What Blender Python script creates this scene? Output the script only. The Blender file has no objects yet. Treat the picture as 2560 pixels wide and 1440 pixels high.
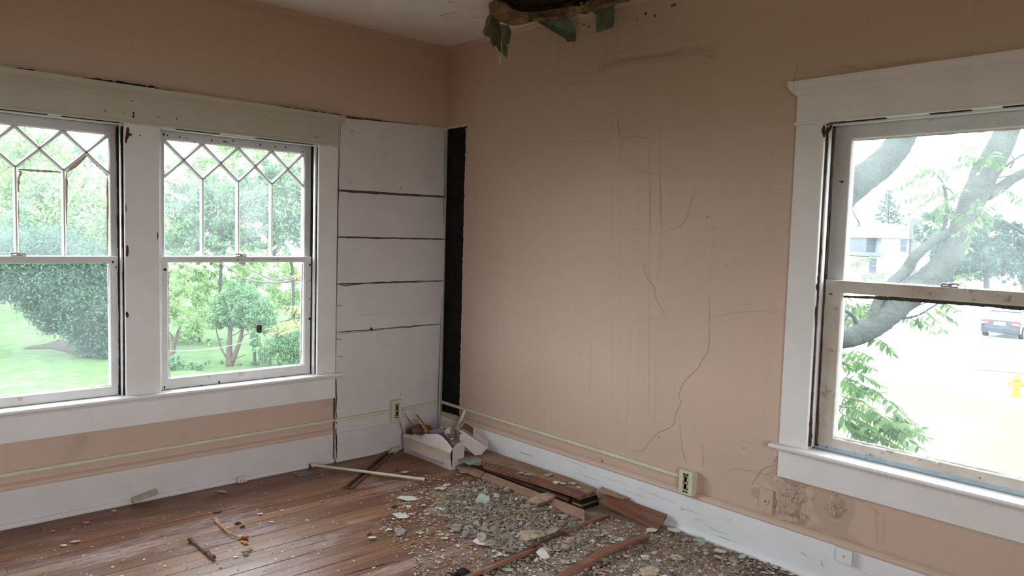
import bpy, bmesh, math, random
import numpy as np
from mathutils import Vector, Matrix, noise as mnoise

random.seed(7)
rng = np.random.default_rng(7)
scene = bpy.context.scene
COL = scene.collection

# ---------------------------------------------------------------- camera
FPX = 1857.427
CAM = np.array([-3.10775803, -4.12657692, 1.44439995])
RV = np.array([0.74096028, -0.67094745, 0.02841437])
UV = np.array([0.02601717, 0.07096053, 0.99713976])
FV = np.array([0.67104468, 0.7381017, -0.07003508])
cd = bpy.data.cameras.new('camera')
cam = bpy.data.objects.new('camera', cd)
COL.objects.link(cam)
cd.sensor_width = 36.0
cd.lens = FPX / 2560 * 36.0
cd.clip_start = 0.05
cd.clip_end = 400
m = Matrix.Identity(4)
for i in range(3):
    m[i][0], m[i][1], m[i][2], m[i][3] = RV[i], UV[i], -FV[i], CAM[i]
cam.matrix_world = m
scene.camera = cam

# ---------------------------------------------------------------- sky, light, exposure
SKY = 13.0
w = bpy.data.worlds.new('overcast_sky')
scene.world = w
w.use_nodes = True
wn = w.node_tree.nodes
wl = w.node_tree.links
wn.clear()
wo = wn.new('ShaderNodeOutputWorld')
bg = wn.new('ShaderNodeBackground')
bg.inputs['Color'].default_value = (0.90, 0.965, 1.0, 1)
bg.inputs['Strength'].default_value = SKY
wl.new(bg.outputs[0], wo.inputs[0])


def portal(name, loc, rot, sx, sy):
    l = bpy.data.lights.new(name, 'AREA')
    l.shape = 'RECTANGLE'
    l.size, l.size_y = sx, sy
    l.cycles.is_portal = True
    o = bpy.data.objects.new(name, l)
    o.location = loc
    o.rotation_euler = rot
    COL.objects.link(o)


H = math.pi / 2
portal('sky_portal', (-1.42, 0.16, 1.26), (-H, 0, 0), .92, 1.42)
portal('sky_portal', (-2.475, 0.16, 1.26), (-H, 0, 0), .92, 1.42)
portal('sky_portal', (0.16, -3.153, 1.26), (H, 0, H), 1.05, 1.42)
portal('sky_portal', (-3.0, -5.43, 1.3), (H, 0, 0), 1.2, 1.5)

scene.view_settings.view_transform = 'Standard'
scene.view_settings.look = 'None'
scene.view_settings.gamma = 1
scene.view_settings.exposure = 0.27
scene.view_settings.use_curve_mapping = False
scene.cycles.max_bounces = 9
scene.cycles.diffuse_bounces = 6
scene.cycles.transparent_max_bounces = 24
scene.cycles.sample_clamp_indirect = 6
scene.cycles.use_denoising = True
scene.cycles.caustics_reflective = False
scene.cycles.caustics_refractive = False


# ---------------------------------------------------------------- helpers
def P(px, py, ax, val):
    d = FV + RV * (px - 1280) / FPX - UV * (py - 720) / FPX
    return CAM + d * ((val - CAM[ax]) / d[ax])


def D(px, py, depth):
    return CAM + depth * (FV + RV * (px - 1280) / FPX - UV * (py - 720) / FPX)


def depth_of(p):
    return float((np.array(p) - CAM) @ FV)


def link(o, parent=None):
    COL.objects.link(o)
    if parent is not None:
        o.parent = parent
    return o


def empty(name, loc=(0, 0, 0), parent=None):
    o = bpy.data.objects.new(name, None)
    o.location = loc
    o.empty_display_size = .05
    return link(o, parent)


def tag(o, label=None, cat=None, group=None, kind=None):
    if label: o['label'] = label
    if cat: o['category'] = cat
    if group: o['group'] = group
    if kind: o['kind'] = kind
    return o


class MB:
    def __init__(s):
        s.v = []; s.f = []; s.m = []; s.cm = 0

    def add(s, vs, fs):
        n = len(s.v)
        s.v += [tuple(map(float, p)) for p in vs]
        for f in fs:
            s.f.append(tuple(i + n for i in f)); s.m.append(s.cm)
        return s

    def box(s, a, b, rot=None, pivot=None):
        x0, x1 = sorted((a[0], b[0])); y0, y1 = sorted((a[1], b[1])); z0, z1 = sorted((a[2], b[2]))
        vs = [(x, y, z) for x in (x0, x1) for y in (y0, y1) for z in (z0, z1)]
        if rot is not None:
            pv = Vector(pivot) if pivot else Vector(((x0 + x1) / 2, (y0 + y1) / 2, (z0 + z1) / 2))
            vs = [tuple(pv + rot @ (Vector(p) - pv)) for p in vs]
        return s.add(vs, [(0, 1, 3, 2), (4, 6, 7, 5), (0, 4, 5, 1), (2, 3, 7, 6), (0, 2, 6, 4), (1, 5, 7, 3)])

    def prism(s, pts, off):
        """polygon extruded by the vector off"""
        n = len(pts); off = np.array(off, float)
        vs = [np.array(p, float) for p in pts] + [np.array(p, float) + off for p in pts]
        fs = [tuple(range(n))[::-1], tuple(range(n, 2 * n))]
        for i in range(n):
            j = (i + 1) % n
            fs.append((i, j, n + j, n + i))
        return s.add(vs, fs)

    def loft(s, sections, cap=True, closed=True):
        n = len(sections[0]); vs = [p for sec in sections for p in sec]; fs = []
        for k in range(len(sections) - 1):
            for i in range(n if closed else n - 1):
                j = (i + 1) % n
                fs.append((k * n + i, k * n + j, (k + 1) * n + j, (k + 1) * n + i))
        if cap and closed:
            fs.append(tuple(range(n))[::-1]); fs.append(tuple(range((len(sections) - 1) * n, len(sections) * n)))
        return s.add(vs, fs)

    def tube(s, pts, rad, n=8, jit=0):
        pts = [Vector(p) for p in pts]
        if not hasattr(rad, '__len__'): rad = [rad] * len(pts)
        secs = []
        for i, p in enumerate(pts):
            t = (pts[min(i + 1, len(pts) - 1)] - pts[max(i - 1, 0)]).normalized()
            if i == 0:
                up = Vector((0, 0, 1)) if abs(t.z) < .9 else Vector((1, 0, 0))
                a = t.cross(up).normalized()
            else:
                a = (a - t * a.dot(t)).normalized()      # carried along, so the tube never twists
            b = a.cross(t)
            secs.append([tuple(p + (a * math.cos(q) + b * math.sin(q)) * rad[i] * (1 + (random.uniform(-jit, jit) if jit else 0)))
                         for q in [2 * math.pi * k / n for k in range(n)]])
        return s.loft(secs)

    def build(s, name, mat, parent=None, bevel=0, smooth=False, label=None, cat=None, group=None, kind=None, recalc=True, seg=1):
        me = bpy.data.meshes.new(name)
        me.from_pydata(s.v, [], s.f)
        if recalc:
            bm = bmesh.new(); bm.from_mesh(me); bmesh.ops.recalc_face_normals(bm, faces=bm.faces[:]); bm.to_mesh(me); bm.free()
        mats = mat if isinstance(mat, (list, tuple)) else [mat]
        for x in mats: me.materials.append(x)
        if len(mats) > 1: me.polygons.foreach_set('material_index', s.m)
        if smooth: me.polygons.foreach_set('use_smooth', [True] * len(me.polygons))
        o = bpy.data.objects.new(name, me)
        link(o, parent)
        if bevel:
            b = o.modifiers.new('bevel', 'BEVEL'); b.width = bevel; b.segments = seg; b.limit_method = 'ANGLE'; b.angle_limit = .6
        return tag(o, label, cat, group, kind)


def smooth_pts(pts, n=4, wob=0.0):
    """Catmull-Rom through the points"""
    p = [np.array(q, float) for q in pts]
    p = [2 * p[0] - p[1]] + p + [2 * p[-1] - p[-2]]
    out = []
    for i in range(1, len(p) - 2):
        for k in range(n):
            t = k / n
            q = .5 * ((2 * p[i]) + (-p[i - 1] + p[i + 1]) * t + (2 * p[i - 1] - 5 * p[i] + 4 * p[i + 1] - p[i + 2]) * t * t + (-p[i - 1] + 3 * p[i] - 3 * p[i + 1] + p[i + 2]) * t ** 3)
            out.append(q + (rng.normal(0, wob, len(q)) if wob else 0))
    out.append(p[-2])
    return out


def lerp_list(vals, n):
    return list(np.interp(np.linspace(0, len(vals) - 1, n), range(len(vals)), vals))


def s2l(c):
    return tuple(((x / 255) / 12.92 if x / 255 <= .04045 else (((x / 255) + .055) / 1.055) ** 2.4) for x in c)


class NT:
    def __init__(s, mat):
        mat.use_nodes = True
        s.t = mat.node_tree; s.t.nodes.clear()
        s.out = s.n('ShaderNodeOutputMaterial')

    def n(s, kind, **kw):
        nd = s.t.nodes.new(kind)
        for k, v in kw.items():
            if k.startswith('i_'):
                key = k[2:]
                key = int(key) if key.isdigit() else key.replace('_', ' ')
                nd.inputs[key].default_value = v
            else:
                setattr(nd, k, v)
        return nd

    def l(s, a, b):
        s.t.links.new(a, b)

    def mapping(s, scale, coord='Position', rot=(0, 0, 0)):
        if coord == 'Position':
            src = s.n('ShaderNodeNewGeometry').outputs['Position']
        else:
            src = s.n('ShaderNodeTexCoord').outputs[coord]
        mp = s.n('ShaderNodeMapping')
        mp.inputs['Scale'].default_value = scale if hasattr(scale, '__len__') else (scale,) * 3
        mp.inputs['Rotation'].default_value = rot
        s.l(src, mp.inputs[0])
        return mp.outputs[0]

    def noise(s, scale, detail=4, rough=.55, vec=None, dist=0):
        nd = s.n('ShaderNodeTexNoise', i_Scale=1.0, i_Detail=detail, i_Roughness=rough, i_Distortion=dist)
        s.l(vec if vec is not None else s.mapping(scale), nd.inputs['Vector'])
        return nd.outputs['Fac']

    def ramp(s, fac, stops):
        r = s.n('ShaderNodeValToRGB')
        cr = r.color_ramp
        while len(cr.elements) < len(stops): cr.elements.new(.5)
        for e, (p, c) in zip(cr.elements, stops):
            e.position = p
            e.color = (*c, 1) if len(c) == 3 else c
        s.l(fac, r.inputs[0])
        return r.outputs[0]

    def step(s, fac, a, b):
        return s.ramp(fac, [(a, (0, 0, 0)), (b, (1, 1, 1))])

    def mix(s, fac, a, b, mode='MIX'):
        nd = s.n('ShaderNodeMix', data_type='RGBA', blend_type=mode)
        for inp, v in ((nd.inputs[0], fac), (nd.inputs[6], a), (nd.inputs[7], b)):
            if isinstance(v, (int, float)): inp.default_value = v
            elif isinstance(v, tuple): inp.default_value = (*v, 1)
            else: s.l(v, inp)
        return nd.outputs[2]

    def math(s, op, a, b=0.0):
        nd = s.n('ShaderNodeMath', operation=op)
        for inp, v in ((nd.inputs[0], a), (nd.inputs[1], b)):
            if isinstance(v, (int, float)): inp.default_value = v
            else: s.l(v, inp)
        return nd.outputs[0]

    def bump(s, h, strength=.3, dist=.005, normal=None):
        b = s.n('ShaderNodeBump', i_Strength=strength, i_Distance=dist)
        s.l(h, b.inputs['Height'])
        if normal is not None: s.l(normal, b.inputs['Normal'])
        return b.outputs[0]

    def bsdf(s, color, rough=.6, normal=None, spec=.3, metal=0):
        b = s.n('ShaderNodeBsdfPrincipled')
        for key, v in (('Base Color', color), ('Roughness', rough), ('Specular IOR Level', spec), ('Metallic', metal)):
            if isinstance(v, (int, float)): b.inputs[key].default_value = v
            elif isinstance(v, tuple): b.inputs[key].default_value = (*v, 1)
            else: s.l(v, b.inputs[key])
        if normal is not None: s.l(normal, b.inputs['Normal'])
        s.l(b.outputs[0], s.out.inputs[0])
        return b


def simple(name, c1, c2=None, scale=12, rough=.6, bump=.25, bscale=90, bdist=.002, spec=.3, metal=0, dirt=None, dirt_at=(.62, .72), dscale=9, stretch=(1, 1, 1), coord='Position', perobj=0):
    mt = bpy.data.materials.new(name); t = NT(mt)
    c2 = c2 or tuple(x * .85 for x in c1)
    sc = tuple(scale * k for k in stretch)
    f = t.noise(0, 5, .6, t.mapping(sc, coord))
    col = t.mix(t.step(f, .35, .65), c1, c2)
    if dirt:
        g = t.noise(0, 6, .65, t.mapping(dscale, coord))
        col = t.mix(t.step(g, *dirt_at), col, dirt)
    if perobj:
        oi = t.n('ShaderNodeObjectInfo').outputs['Random']
        hv = t.n('ShaderNodeHueSaturation')
        t.l(t.math('ADD', t.math('MULTIPLY', oi, perobj), 1 - perobj / 2), hv.inputs['Value'])
        t.l(col, hv.inputs['Color']); col = hv.outputs[0]
    nm = t.bump(t.noise(0, 4, .6, t.mapping(tuple(bscale * k for k in stretch), coord)), bump, bdist) if bump else None
    t.bsdf(col, rough, nm, spec, metal)
    return mt


# ---------------------------------------------------------------- materials
PINK = (.59, .435, .365)
WHITE = (.74, .725, .73)


def wall_paint():
    mt = bpy.data.materials.new('salmon_wall_paint'); t = NT(mt)
    big = t.noise(0, 3, .5, t.mapping(1.3))
    col = t.mix(t.step(big, .3, .7), PINK, tuple(a * b for a, b in zip(PINK, (.93, .94, .90))))
    yel = t.noise(0, 2, .5, t.mapping(.9, rot=(0.4, .2, 1)))
    col = t.mix(t.math('MULTIPLY', t.step(yel, .5, .75), .25), col, (.50, .42, .30))
    drip = t.noise(0, 4, .6, t.mapping((42, 42, .8)))
    col = t.mix(t.math('MULTIPLY', t.step(drip, .52, .74), .16), col, (.42, .31, .24))
    a = t.n('ShaderNodeAttribute', attribute_name='stain')
    col = t.mix(t.math('MULTIPLY', a.outputs['Fac'], .9), col, (.30, .205, .14))
    fly = t.noise(0, 2, .5, t.mapping(55))
    col = t.mix(t.math('MULTIPLY', t.step(fly, .79, .81), .6), col, (.2, .13, .1))
    h1 = t.noise(0, 5, .6, t.mapping(140)); h2 = t.noise(0, 3, .5, t.mapping((26, 26, 1.2)))
    h = t.math('ADD', h1, t.math('MULTIPLY', h2, 1.2))
    t.bsdf(col, .62, t.bump(h, .32, .0022), .25)
    return mt


def white_paint(name, c=WHITE, warm=(.56, .52, .44), dirt=(.22, .17, .13), grain=(1, 1, 1), amt=.3, gone=(.70, .78)):
    mt = bpy.data.materials.new(name); t = NT(mt)
    f = t.noise(0, 5, .6, t.mapping(5))
    col = t.mix(t.math('MULTIPLY', t.step(f, .4, .75), amt), c, warm)
    g = t.noise(0, 8, .7, t.mapping(tuple(16 * k for k in grain)))
    col = t.mix(t.math('MULTIPLY', t.step(g, *gone), .8), col, dirt)
    h1 = t.noise(0, 5, .65, t.mapping(tuple(90 * k for k in grain)))
    t.bsdf(col, .42, t.bump(h1, .4, .002), .4)
    return mt


M_WALL = wall_paint()
M_WHITE = white_paint('white_trim_paint')
M_WHITEV = white_paint('white_trim_paint_vertical', grain=(1, 1, .15))
M_CREAM = white_paint('cream_trim_paint', (.52, .495, .42), (.43, .39, .30), amt=.5)
M_SASH = white_paint('worn_sash_paint', (.68, .675, .69), (.5, .45, .38), (.2, .12, .07), amt=.45, gone=(.64, .72))
M_SASHW = white_paint('weathered_sash_paint', (.60, .57, .53), (.40, .31, .22), (.16, .10, .06), amt=.8, gone=(.56, .68))
M_BASE = white_paint('cracked_base_paint', (.77, .785, .83), (.62, .61, .60), (.25, .22, .2), grain=(1, .18, 2.2), amt=.35, gone=(.63, .70))
M_PANEL = white_paint('panel_paint', (.66, .63, .64), (.55, .52, .50), (.3, .26, .22), amt=.5, gone=(.72, .76))
M_CEIL = white_paint('ceiling_paint', (.86, .83, .79), (.70, .63, .53), (.35, .25, .16), amt=.6, gone=(.69, .78))
M_BLUE = simple('old_blue_paint', (.30, .42, .52), (.42, .50, .56), 25, .5, dirt=(.1, .07, .05), dirt_at=(.6, .66), dscale=30)
M_BLACK = simple('black_tar_backing', (.012, .012, .011), (.02, .018, .015), 8, .8, spec=.1)
M_DARK = simple('dark_gap', (.03, .024, .018), (.015, .012, .01), 40, .9, spec=.05)
M_SEAM = simple('grimy_seam', (.17, .13, .08), (.05, .04, .03), 60, .9, spec=.05)
M_BARE = simple('bare_dark_wood', (.085, .03, .018), (.05, .02, .012), 60, .7)
M_OUT = simple('exterior_siding', (.45, .45, .43), None, 3, .8)


def floor_wood():
    mt = bpy.data.materials.new('worn_floor_wood'); t = NT(mt)
    oi = t.n('ShaderNodeObjectInfo').outputs['Random']
    base = t.ramp(oi, [(0, s2l((150, 104, 76))), (.35, s2l((134, 90, 64))), (.65, s2l((112, 76, 58))), (1, s2l((164, 118, 86)))])
    gr = t.noise(0, 6, .65, t.mapping((3, 60, 60)), .6)
    base = t.mix(t.math('MULTIPLY', t.step(gr, .38, .62), .75), base, s2l((86, 52, 38)))
    red = t.noise(0, 3, .5, t.mapping((1.6, 2.2, 1)))
    base = t.mix(t.math('MULTIPLY', t.step(red, .42, .62), .4), base, s2l((120, 80, 68)))
    a = t.noise(0, 7, .62, t.mapping((1.5, 4.2, 1)), .4)
    fine = t.noise(0, 5, .7, t.mapping((14, 60, 1)))
    m1 = t.math('MULTIPLY', t.step(a, .52, .66), t.step(fine, .35, .6))
    base = t.mix(t.math('MULTIPLY', m1, .72), base, s2l((178, 164, 166)))
    dk = t.noise(0, 5, .6, t.mapping((2.2, 5, 1), rot=(0, 0, .5)))
    base = t.mix(t.math('MULTIPLY', t.step(dk, .58, .75), .5), base, s2l((84, 54, 42)))
    # plaster dust trodden in round the debris
    pos = t.n('ShaderNodeNewGeometry').outputs['Position']
    vd = t.n('ShaderNodeVectorMath', operation='DISTANCE'); vd.inputs[1].default_value = (-.45, -1.75, 0); t.l(pos, vd.inputs[0])
    dn = t.noise(0, 6, .7, t.mapping(9))
    near = t.math('ADD', t.math('MULTIPLY', vd.outputs['Value'], -1.0), t.math('ADD', t.math('MULTIPLY', dn, 1.1), .55))
    base = t.mix(t.math('MULTIPLY', t.step(near, .25, .75), .66), base, s2l((160, 142, 132)))
    sp = t.noise(0, 2, .5, t.mapping(90))
    base = t.mix(t.math('MULTIPLY', t.step(sp, .70, .76), .7), base, s2l((190, 175, 160)))
    h = t.math('ADD', gr, t.math('MULTIPLY', fine, .4))
    t.bsdf(base, t.ramp(a, [(.4, (.36,) * 3), (.65, (.6,) * 3)]), t.bump(h, .35, .0015), .35)
    return mt


M_FLOOR = floor_wood()
M_REDW = simple('reddish_board_wood', s2l((140, 94, 76)), s2l((108, 70, 58)), 14, .5, stretch=(.3, 3, 3), dirt=s2l((140, 118, 105)), dirt_at=(.55, .7))
M_REDY = simple('reddish_board_wood_wall', s2l((136, 90, 70)), s2l((100, 64, 50)), 14, .6, stretch=(3, .3, 3), dirt=s2l((112, 94, 84)), dirt_at=(.5, .7))
M_DUSTB = simple('dusty_brown_board', s2l((160, 132, 110)), s2l((128, 100, 80)), 10, .8, stretch=(3, .5, 3), dirt=s2l((150, 132, 118)), dirt_at=(.5, .72))
M_DKW = simple('dark_old_wood', s2l((96, 66, 52)), s2l((62, 42, 34)), 16, .7, stretch=(3, .4, 3), dirt=s2l((120, 105, 95)), dirt_at=(.56, .75))
M_PINKB = simple('pinkish_dusty_board', s2l((172, 142, 124)), s2l((150, 118, 102)), 12, .8, dirt=s2l((110, 92, 80)), dirt_at=(.6, .8))
M_LATH = simple('lath_wood', s2l((70, 48, 36)), s2l((34, 24, 18)), 20, .8, stretch=(1, 1, 3))
M_TAN = simple('torn_fibre_layer', s2l((168, 140, 108)), s2l((112, 92, 68)), 9, .85, bump=.8, bscale=45, bdist=.008, dirt=s2l((90, 90, 62)), dirt_at=(.55, .75), dscale=5)
M_GREEN = simple('old_green_paint_sheet', s2l((120, 138, 122)), s2l((96, 114, 100)), 14, .5, dirt=s2l((130, 135, 112)), dirt_at=(.6, .7), dscale=25)
M_OLIVE = simple('olive_green_paint_sheet', s2l((120, 122, 98)), s2l((94, 96, 76)), 14, .6, dirt=s2l((130, 125, 100)), dirt_at=(.6, .7), dscale=25)
M_TORNW = simple('torn_white_paper', (.7, .66, .56), None, 20, .7)
M_RACE = simple('ivory_plastic', (.66, .64, .50), (.58, .56, .44), 8, .4, .1)
M_RECEP = simple('ivory_receptacle', (.62, .55, .36), (.55, .48, .3), 30, .35, .05)
M_IRON = simple('blued_steel', (.04, .05, .08), (.08, .09, .11), 60, .4, .1, metal=.6)
M_METAL = simple('dull_metal', (.35, .34, .33), (.25, .24, .23), 40, .4, .2, metal=.7)
M_LEAD = simple('grey_plate_metal', (.17, .17, .165), (.23, .23, .22), 30, .55, .2)
M_BONE = simple('bead_metal_paint', (.47, .46, .38), (.36, .35, .28), 30, .5, .2)
M_BOX = simple('white_carton_board', (.72, .64, .66), (.62, .55, .52), 6, .6, .15, dirt=(.42, .34, .27), dirt_at=(.62, .8), dscale=6)
M_BOXS = simple('stained_carton_board', (.55, .45, .36), (.46, .36, .28), 7, .7, .15)
M_KRAFT = simple('brown_carton_inside', (.17, .10, .055), (.12, .07, .04), 12, .8)
M_FLAKE = simple('cream_paint_flake', (.66, .60, .50), (.52, .46, .37), 30, .6, .2, perobj=.5)
M_FLAKEW = simple('white_paint_flake', (.74, .73, .72), (.62, .60, .57), 30, .6, .2, perobj=.25)
M_FLAKEG = simple('pale_green_paint_flake', (.42, .55, .50), (.55, .60, .54), 30, .6, .2, perobj=.3)
M_LUMP = simple('grey_brown_plaster', s2l((182, 165, 146)), s2l((142, 126, 110)), 35, .95, .7, 130, .004, spec=.1, perobj=.7)
M_LUMPG = simple('grey_plaster', s2l((170, 163, 160)), s2l((128, 121, 118)), 35, .95, .7, 130, .004, spec=.1, perobj=.6)
M_GRIT = simple('plaster_grit', s2l((190, 176, 160)), s2l((140, 126, 112)), 60, .95, .5, spec=.1)
M_STICK = simple('peach_stripped_wood', s2l((205, 160, 130)), s2l((160, 112, 84)), 20, .6)
M_TWIG = simple('grey_brown_twig', s2l((120, 96, 80)), s2l((80, 60, 50)), 40, .8)
M_STONE = simple('brown_grey_stone', s2l((128, 108, 92)), s2l((98, 84, 72)), 30, .8)
M_RED = simple('red_plastic', (.45, .02, .03), None, 20, .35, .05)
M_ORANGE = simple('amber_resin', s2l((180, 100, 45)), s2l((130, 66, 30)), 40, .4)
M_PURPLE = simple('mauve_paper', (.30, .26, .42), (.22, .18, .28), 12, .6, .1)
M_YELLOW = simple('yellow_strip', (.45, .36, .04), None, 10, .5, .1)
M_COPPER = simple('brown_crumpled_sheet', s2l((120, 82, 66)), s2l((66, 42, 34)), 25, .45, .4)
M_INK = simple('dark_ink', (.03, .03, .06), None, 10, .6, 0)
M_REDINK = simple('red_ink', (.5, .03, .03), None, 10, .6, 0)


def glass(name, dust, dscale=3, col=(.75, .82, .85)):
    mt = bpy.data.materials.new(name); t = NT(mt)
    tr = t.n('ShaderNodeBsdfTransparent'); tr.inputs[0].default_value = (.97, .985, .98, 1)
    gl = t.n('ShaderNodeBsdfGlossy', i_Roughness=.03)
    lw = t.n('ShaderNodeLayerWeight', i_Blend=.25)
    ms = t.n('ShaderNodeMixShader')
    t.l(t.math('MULTIPLY', lw.outputs['Fresnel'], .35), ms.inputs[0]); t.l(tr.outputs[0], ms.inputs[1]); t.l(gl.outputs[0], ms.inputs[2])
    tl = t.n('ShaderNodeBsdfTranslucent'); tl.inputs[0].default_value = (*col, 1)
    f = t.noise(0, 6, .6, t.mapping(dscale), .5)
    g = t.noise(0, 3, .7, t.mapping(120))
    fac = t.math('MULTIPLY', t.math('ADD', t.math('MULTIPLY', t.step(f, .3, .75), .9), .35), dust)
    fac = t.math('MULTIPLY', fac, t.math('ADD', t.math('MULTIPLY', g, .8), .6))
    m2 = t.n('ShaderNodeMixShader')
    t.l(fac, m2.inputs[0]); t.l(ms.outputs[0], m2.inputs[1]); t.l(tl.outputs[0], m2.inputs[2])
    t.l(m2.outputs[0], t.out.inputs[0])
    return mt


M_GLASS = glass('dusty_old_glass', .045)
M_GLASS2 = glass('hazy_old_glass', .055)
M_GLASS3 = glass('speckled_old_glass', .042)
M_GLASSC = glass('clear_old_glass', .018)


def leafmat(name, c1, c2, trans=.35):
    mt = bpy.data.materials.new(name); t = NT(mt)
    ri = t.n('ShaderNodeNewGeometry').outputs['Random Per Island']
    oi = t.n('ShaderNodeObjectInfo').outputs['Random']
    r = t.math('FRACT', t.math('ADD', ri, oi))
    col = t.mix(r, c1, c2)
    d = t.n('ShaderNodeBsdfDiffuse'); tl = t.n('ShaderNodeBsdfTranslucent')
    t.l(col, d.inputs[0]); t.l(col, tl.inputs[0])
    ms = t.n('ShaderNodeMixShader'); ms.inputs[0].default_value = trans
    t.l(d.outputs[0], ms.inputs[1]); t.l(tl.outputs[0], ms.inputs[2]); t.l(ms.outputs[0], t.out.inputs[0])
    return mt

# ================================================================ THE ROOM
XL, YF, HC = -4.6, -5.4, 2.7      # far left wall, wall behind the camera, ceiling height
LW = [(-2.925, -2.030), (-1.862, -0.962)]     # openings of the left wall windows
RW = (-3.650, -2.655)                          # opening of the right wall window (y)
Z0, Z1 = .565, 1.957


def frame(side):
    if side == 'L': return lambda u, d, z: (u, d, z)
    return lambda u, d, z: (d, u, z)


def slab_boxes(mb, side, u0, u1, z0, z1, holes, d0, d1):
    fr = frame(side)
    cuts = sorted(holes)
    cur = u0
    for a, b, za, zb in cuts:
        mb.box(fr(cur, d0, z0), fr(a, d1, z1))
        mb.box(fr(a, d0, z0), fr(b, d1, za)); mb.box(fr(a, d0, zb), fr(b, d1, z1))
        cur = b
    mb.box(fr(cur, d0, z0), fr(u1, d1, z1))


def wall_grid(name, side, u0, u1, z0, z1, res, holes, hfn, cut, mats, slab):
    nu = int((u1 - u0) / res) + 1; nz = int((z1 - z0) / res) + 1
    U, Z = np.meshgrid(np.linspace(u0, u1, nu), np.linspace(z0, z1, nz), indexing='ij')
    h, st = hfn(U, Z)
    if side == 'L': V = np.stack([U, -h, Z], -1)
    else: V = np.stack([-h, U, Z], -1)
    idx = np.arange(nu * nz).reshape(nu, nz)
    q = np.stack([idx[:-1, :-1], idx[1:, :-1], idx[1:, 1:], idx[:-1, 1:]], -1)
    uc = (U[:-1, :-1] + U[1:, 1:]) / 2; zc = (Z[:-1, :-1] + Z[1:, 1:]) / 2
    keep = np.ones(uc.shape, bool)
    for a, b, za, zb in holes:
        keep &= ~((uc > a) & (uc < b) & (zc > za) & (zc < zb))
    if cut is not None: keep &= ~cut(uc, zc)
    q = q[keep].reshape(-1, 4)
    if side == 'L': q = q[:, ::-1]
    mb = MB()
    slab_boxes(mb, side, *slab)
    sv = np.array(mb.v); sf = np.array(mb.f) + nu * nz
    me = bpy.data.meshes.new(name)
    allv = np.concatenate([V.reshape(-1, 3), sv]); allf = np.concatenate([q, sf])
    me.vertices.add(len(allv)); me.vertices.foreach_set('co', allv.astype(np.float32).ravel())
    me.loops.add(allf.size); me.loops.foreach_set('vertex_index', allf.astype(np.int32).ravel())
    me.polygons.add(len(allf)); me.polygons.foreach_set('loop_start', np.arange(0, allf.size, 4, dtype=np.int32))
    mi = np.zeros(len(allf), np.int32); mi[len(q):] = 1
    me.update(calc_edges=True)
    me.polygons.foreach_set('material_index', mi)
    sm = np.ones(len(allf), bool); sm[len(q):] = False
    me.polygons.foreach_set('use_smooth', sm)
    at = me.attributes.new('stain', 'FLOAT', 'POINT')
    sta = np.zeros(len(allv), np.float32); sta[:nu * nz] = st.ravel()
    at.data.foreach_set('value', sta)
    for x in mats: me.materials.append(x)
    me.validate()
    o = bpy.data.objects.new(name, me)
    return tag(link(o), kind='structure')


def vnoise(U, Z, s, seed=0, oct=3):
    """smooth value noise on arrays"""
    out = np.zeros_like(U); amp = 1; tot = 0
    for o in range(oct):
        r = np.random.default_rng(seed + o * 17)
        T = r.random((257, 257)) * 2 - 1
        x = U * s * 2 ** o + 71.3; y = Z * s * 2 ** o + 37.7
        xi = np.floor(x).astype(int); yi = np.floor(y).astype(int)
        fx = x - xi; fy = y - yi
        fx = fx * fx * (3 - 2 * fx); fy = fy * fy * (3 - 2 * fy)
        g = lambda a, b: T[a % 257, b % 257]
        v = (g(xi, yi) * (1 - fx) + g(xi + 1, yi) * fx) * (1 - fy) + (g(xi, yi + 1) * (1 - fx) + g(xi + 1, yi + 1) * fx) * fy
        out += v * amp; tot += amp; amp *= .5
    return out / tot


def seg_dist(U, Z, pts):
    best = np.full(U.shape, 9.)
    for (a, b), (c, d) in zip(pts[:-1], pts[1:]):
        L = (c - a) ** 2 + (d - b) ** 2
        t = np.clip(((U - a) * (c - a) + (Z - b) * (d - b)) / L, 0, 1)
        best = np.minimum(best, np.hypot(U - a - t * (c - a), Z - b - t * (d - b)))
    return best


def RP(*px):   # pixels -> (y, z) on the right wall
    return [tuple(P(x, y, 0, 0)[1:]) for x, y in px]


def sstep(x, a, b):
    t = np.clip((x - a) / (b - a), 0, 1)
    return t * t * (3 - 2 * t)


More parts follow.
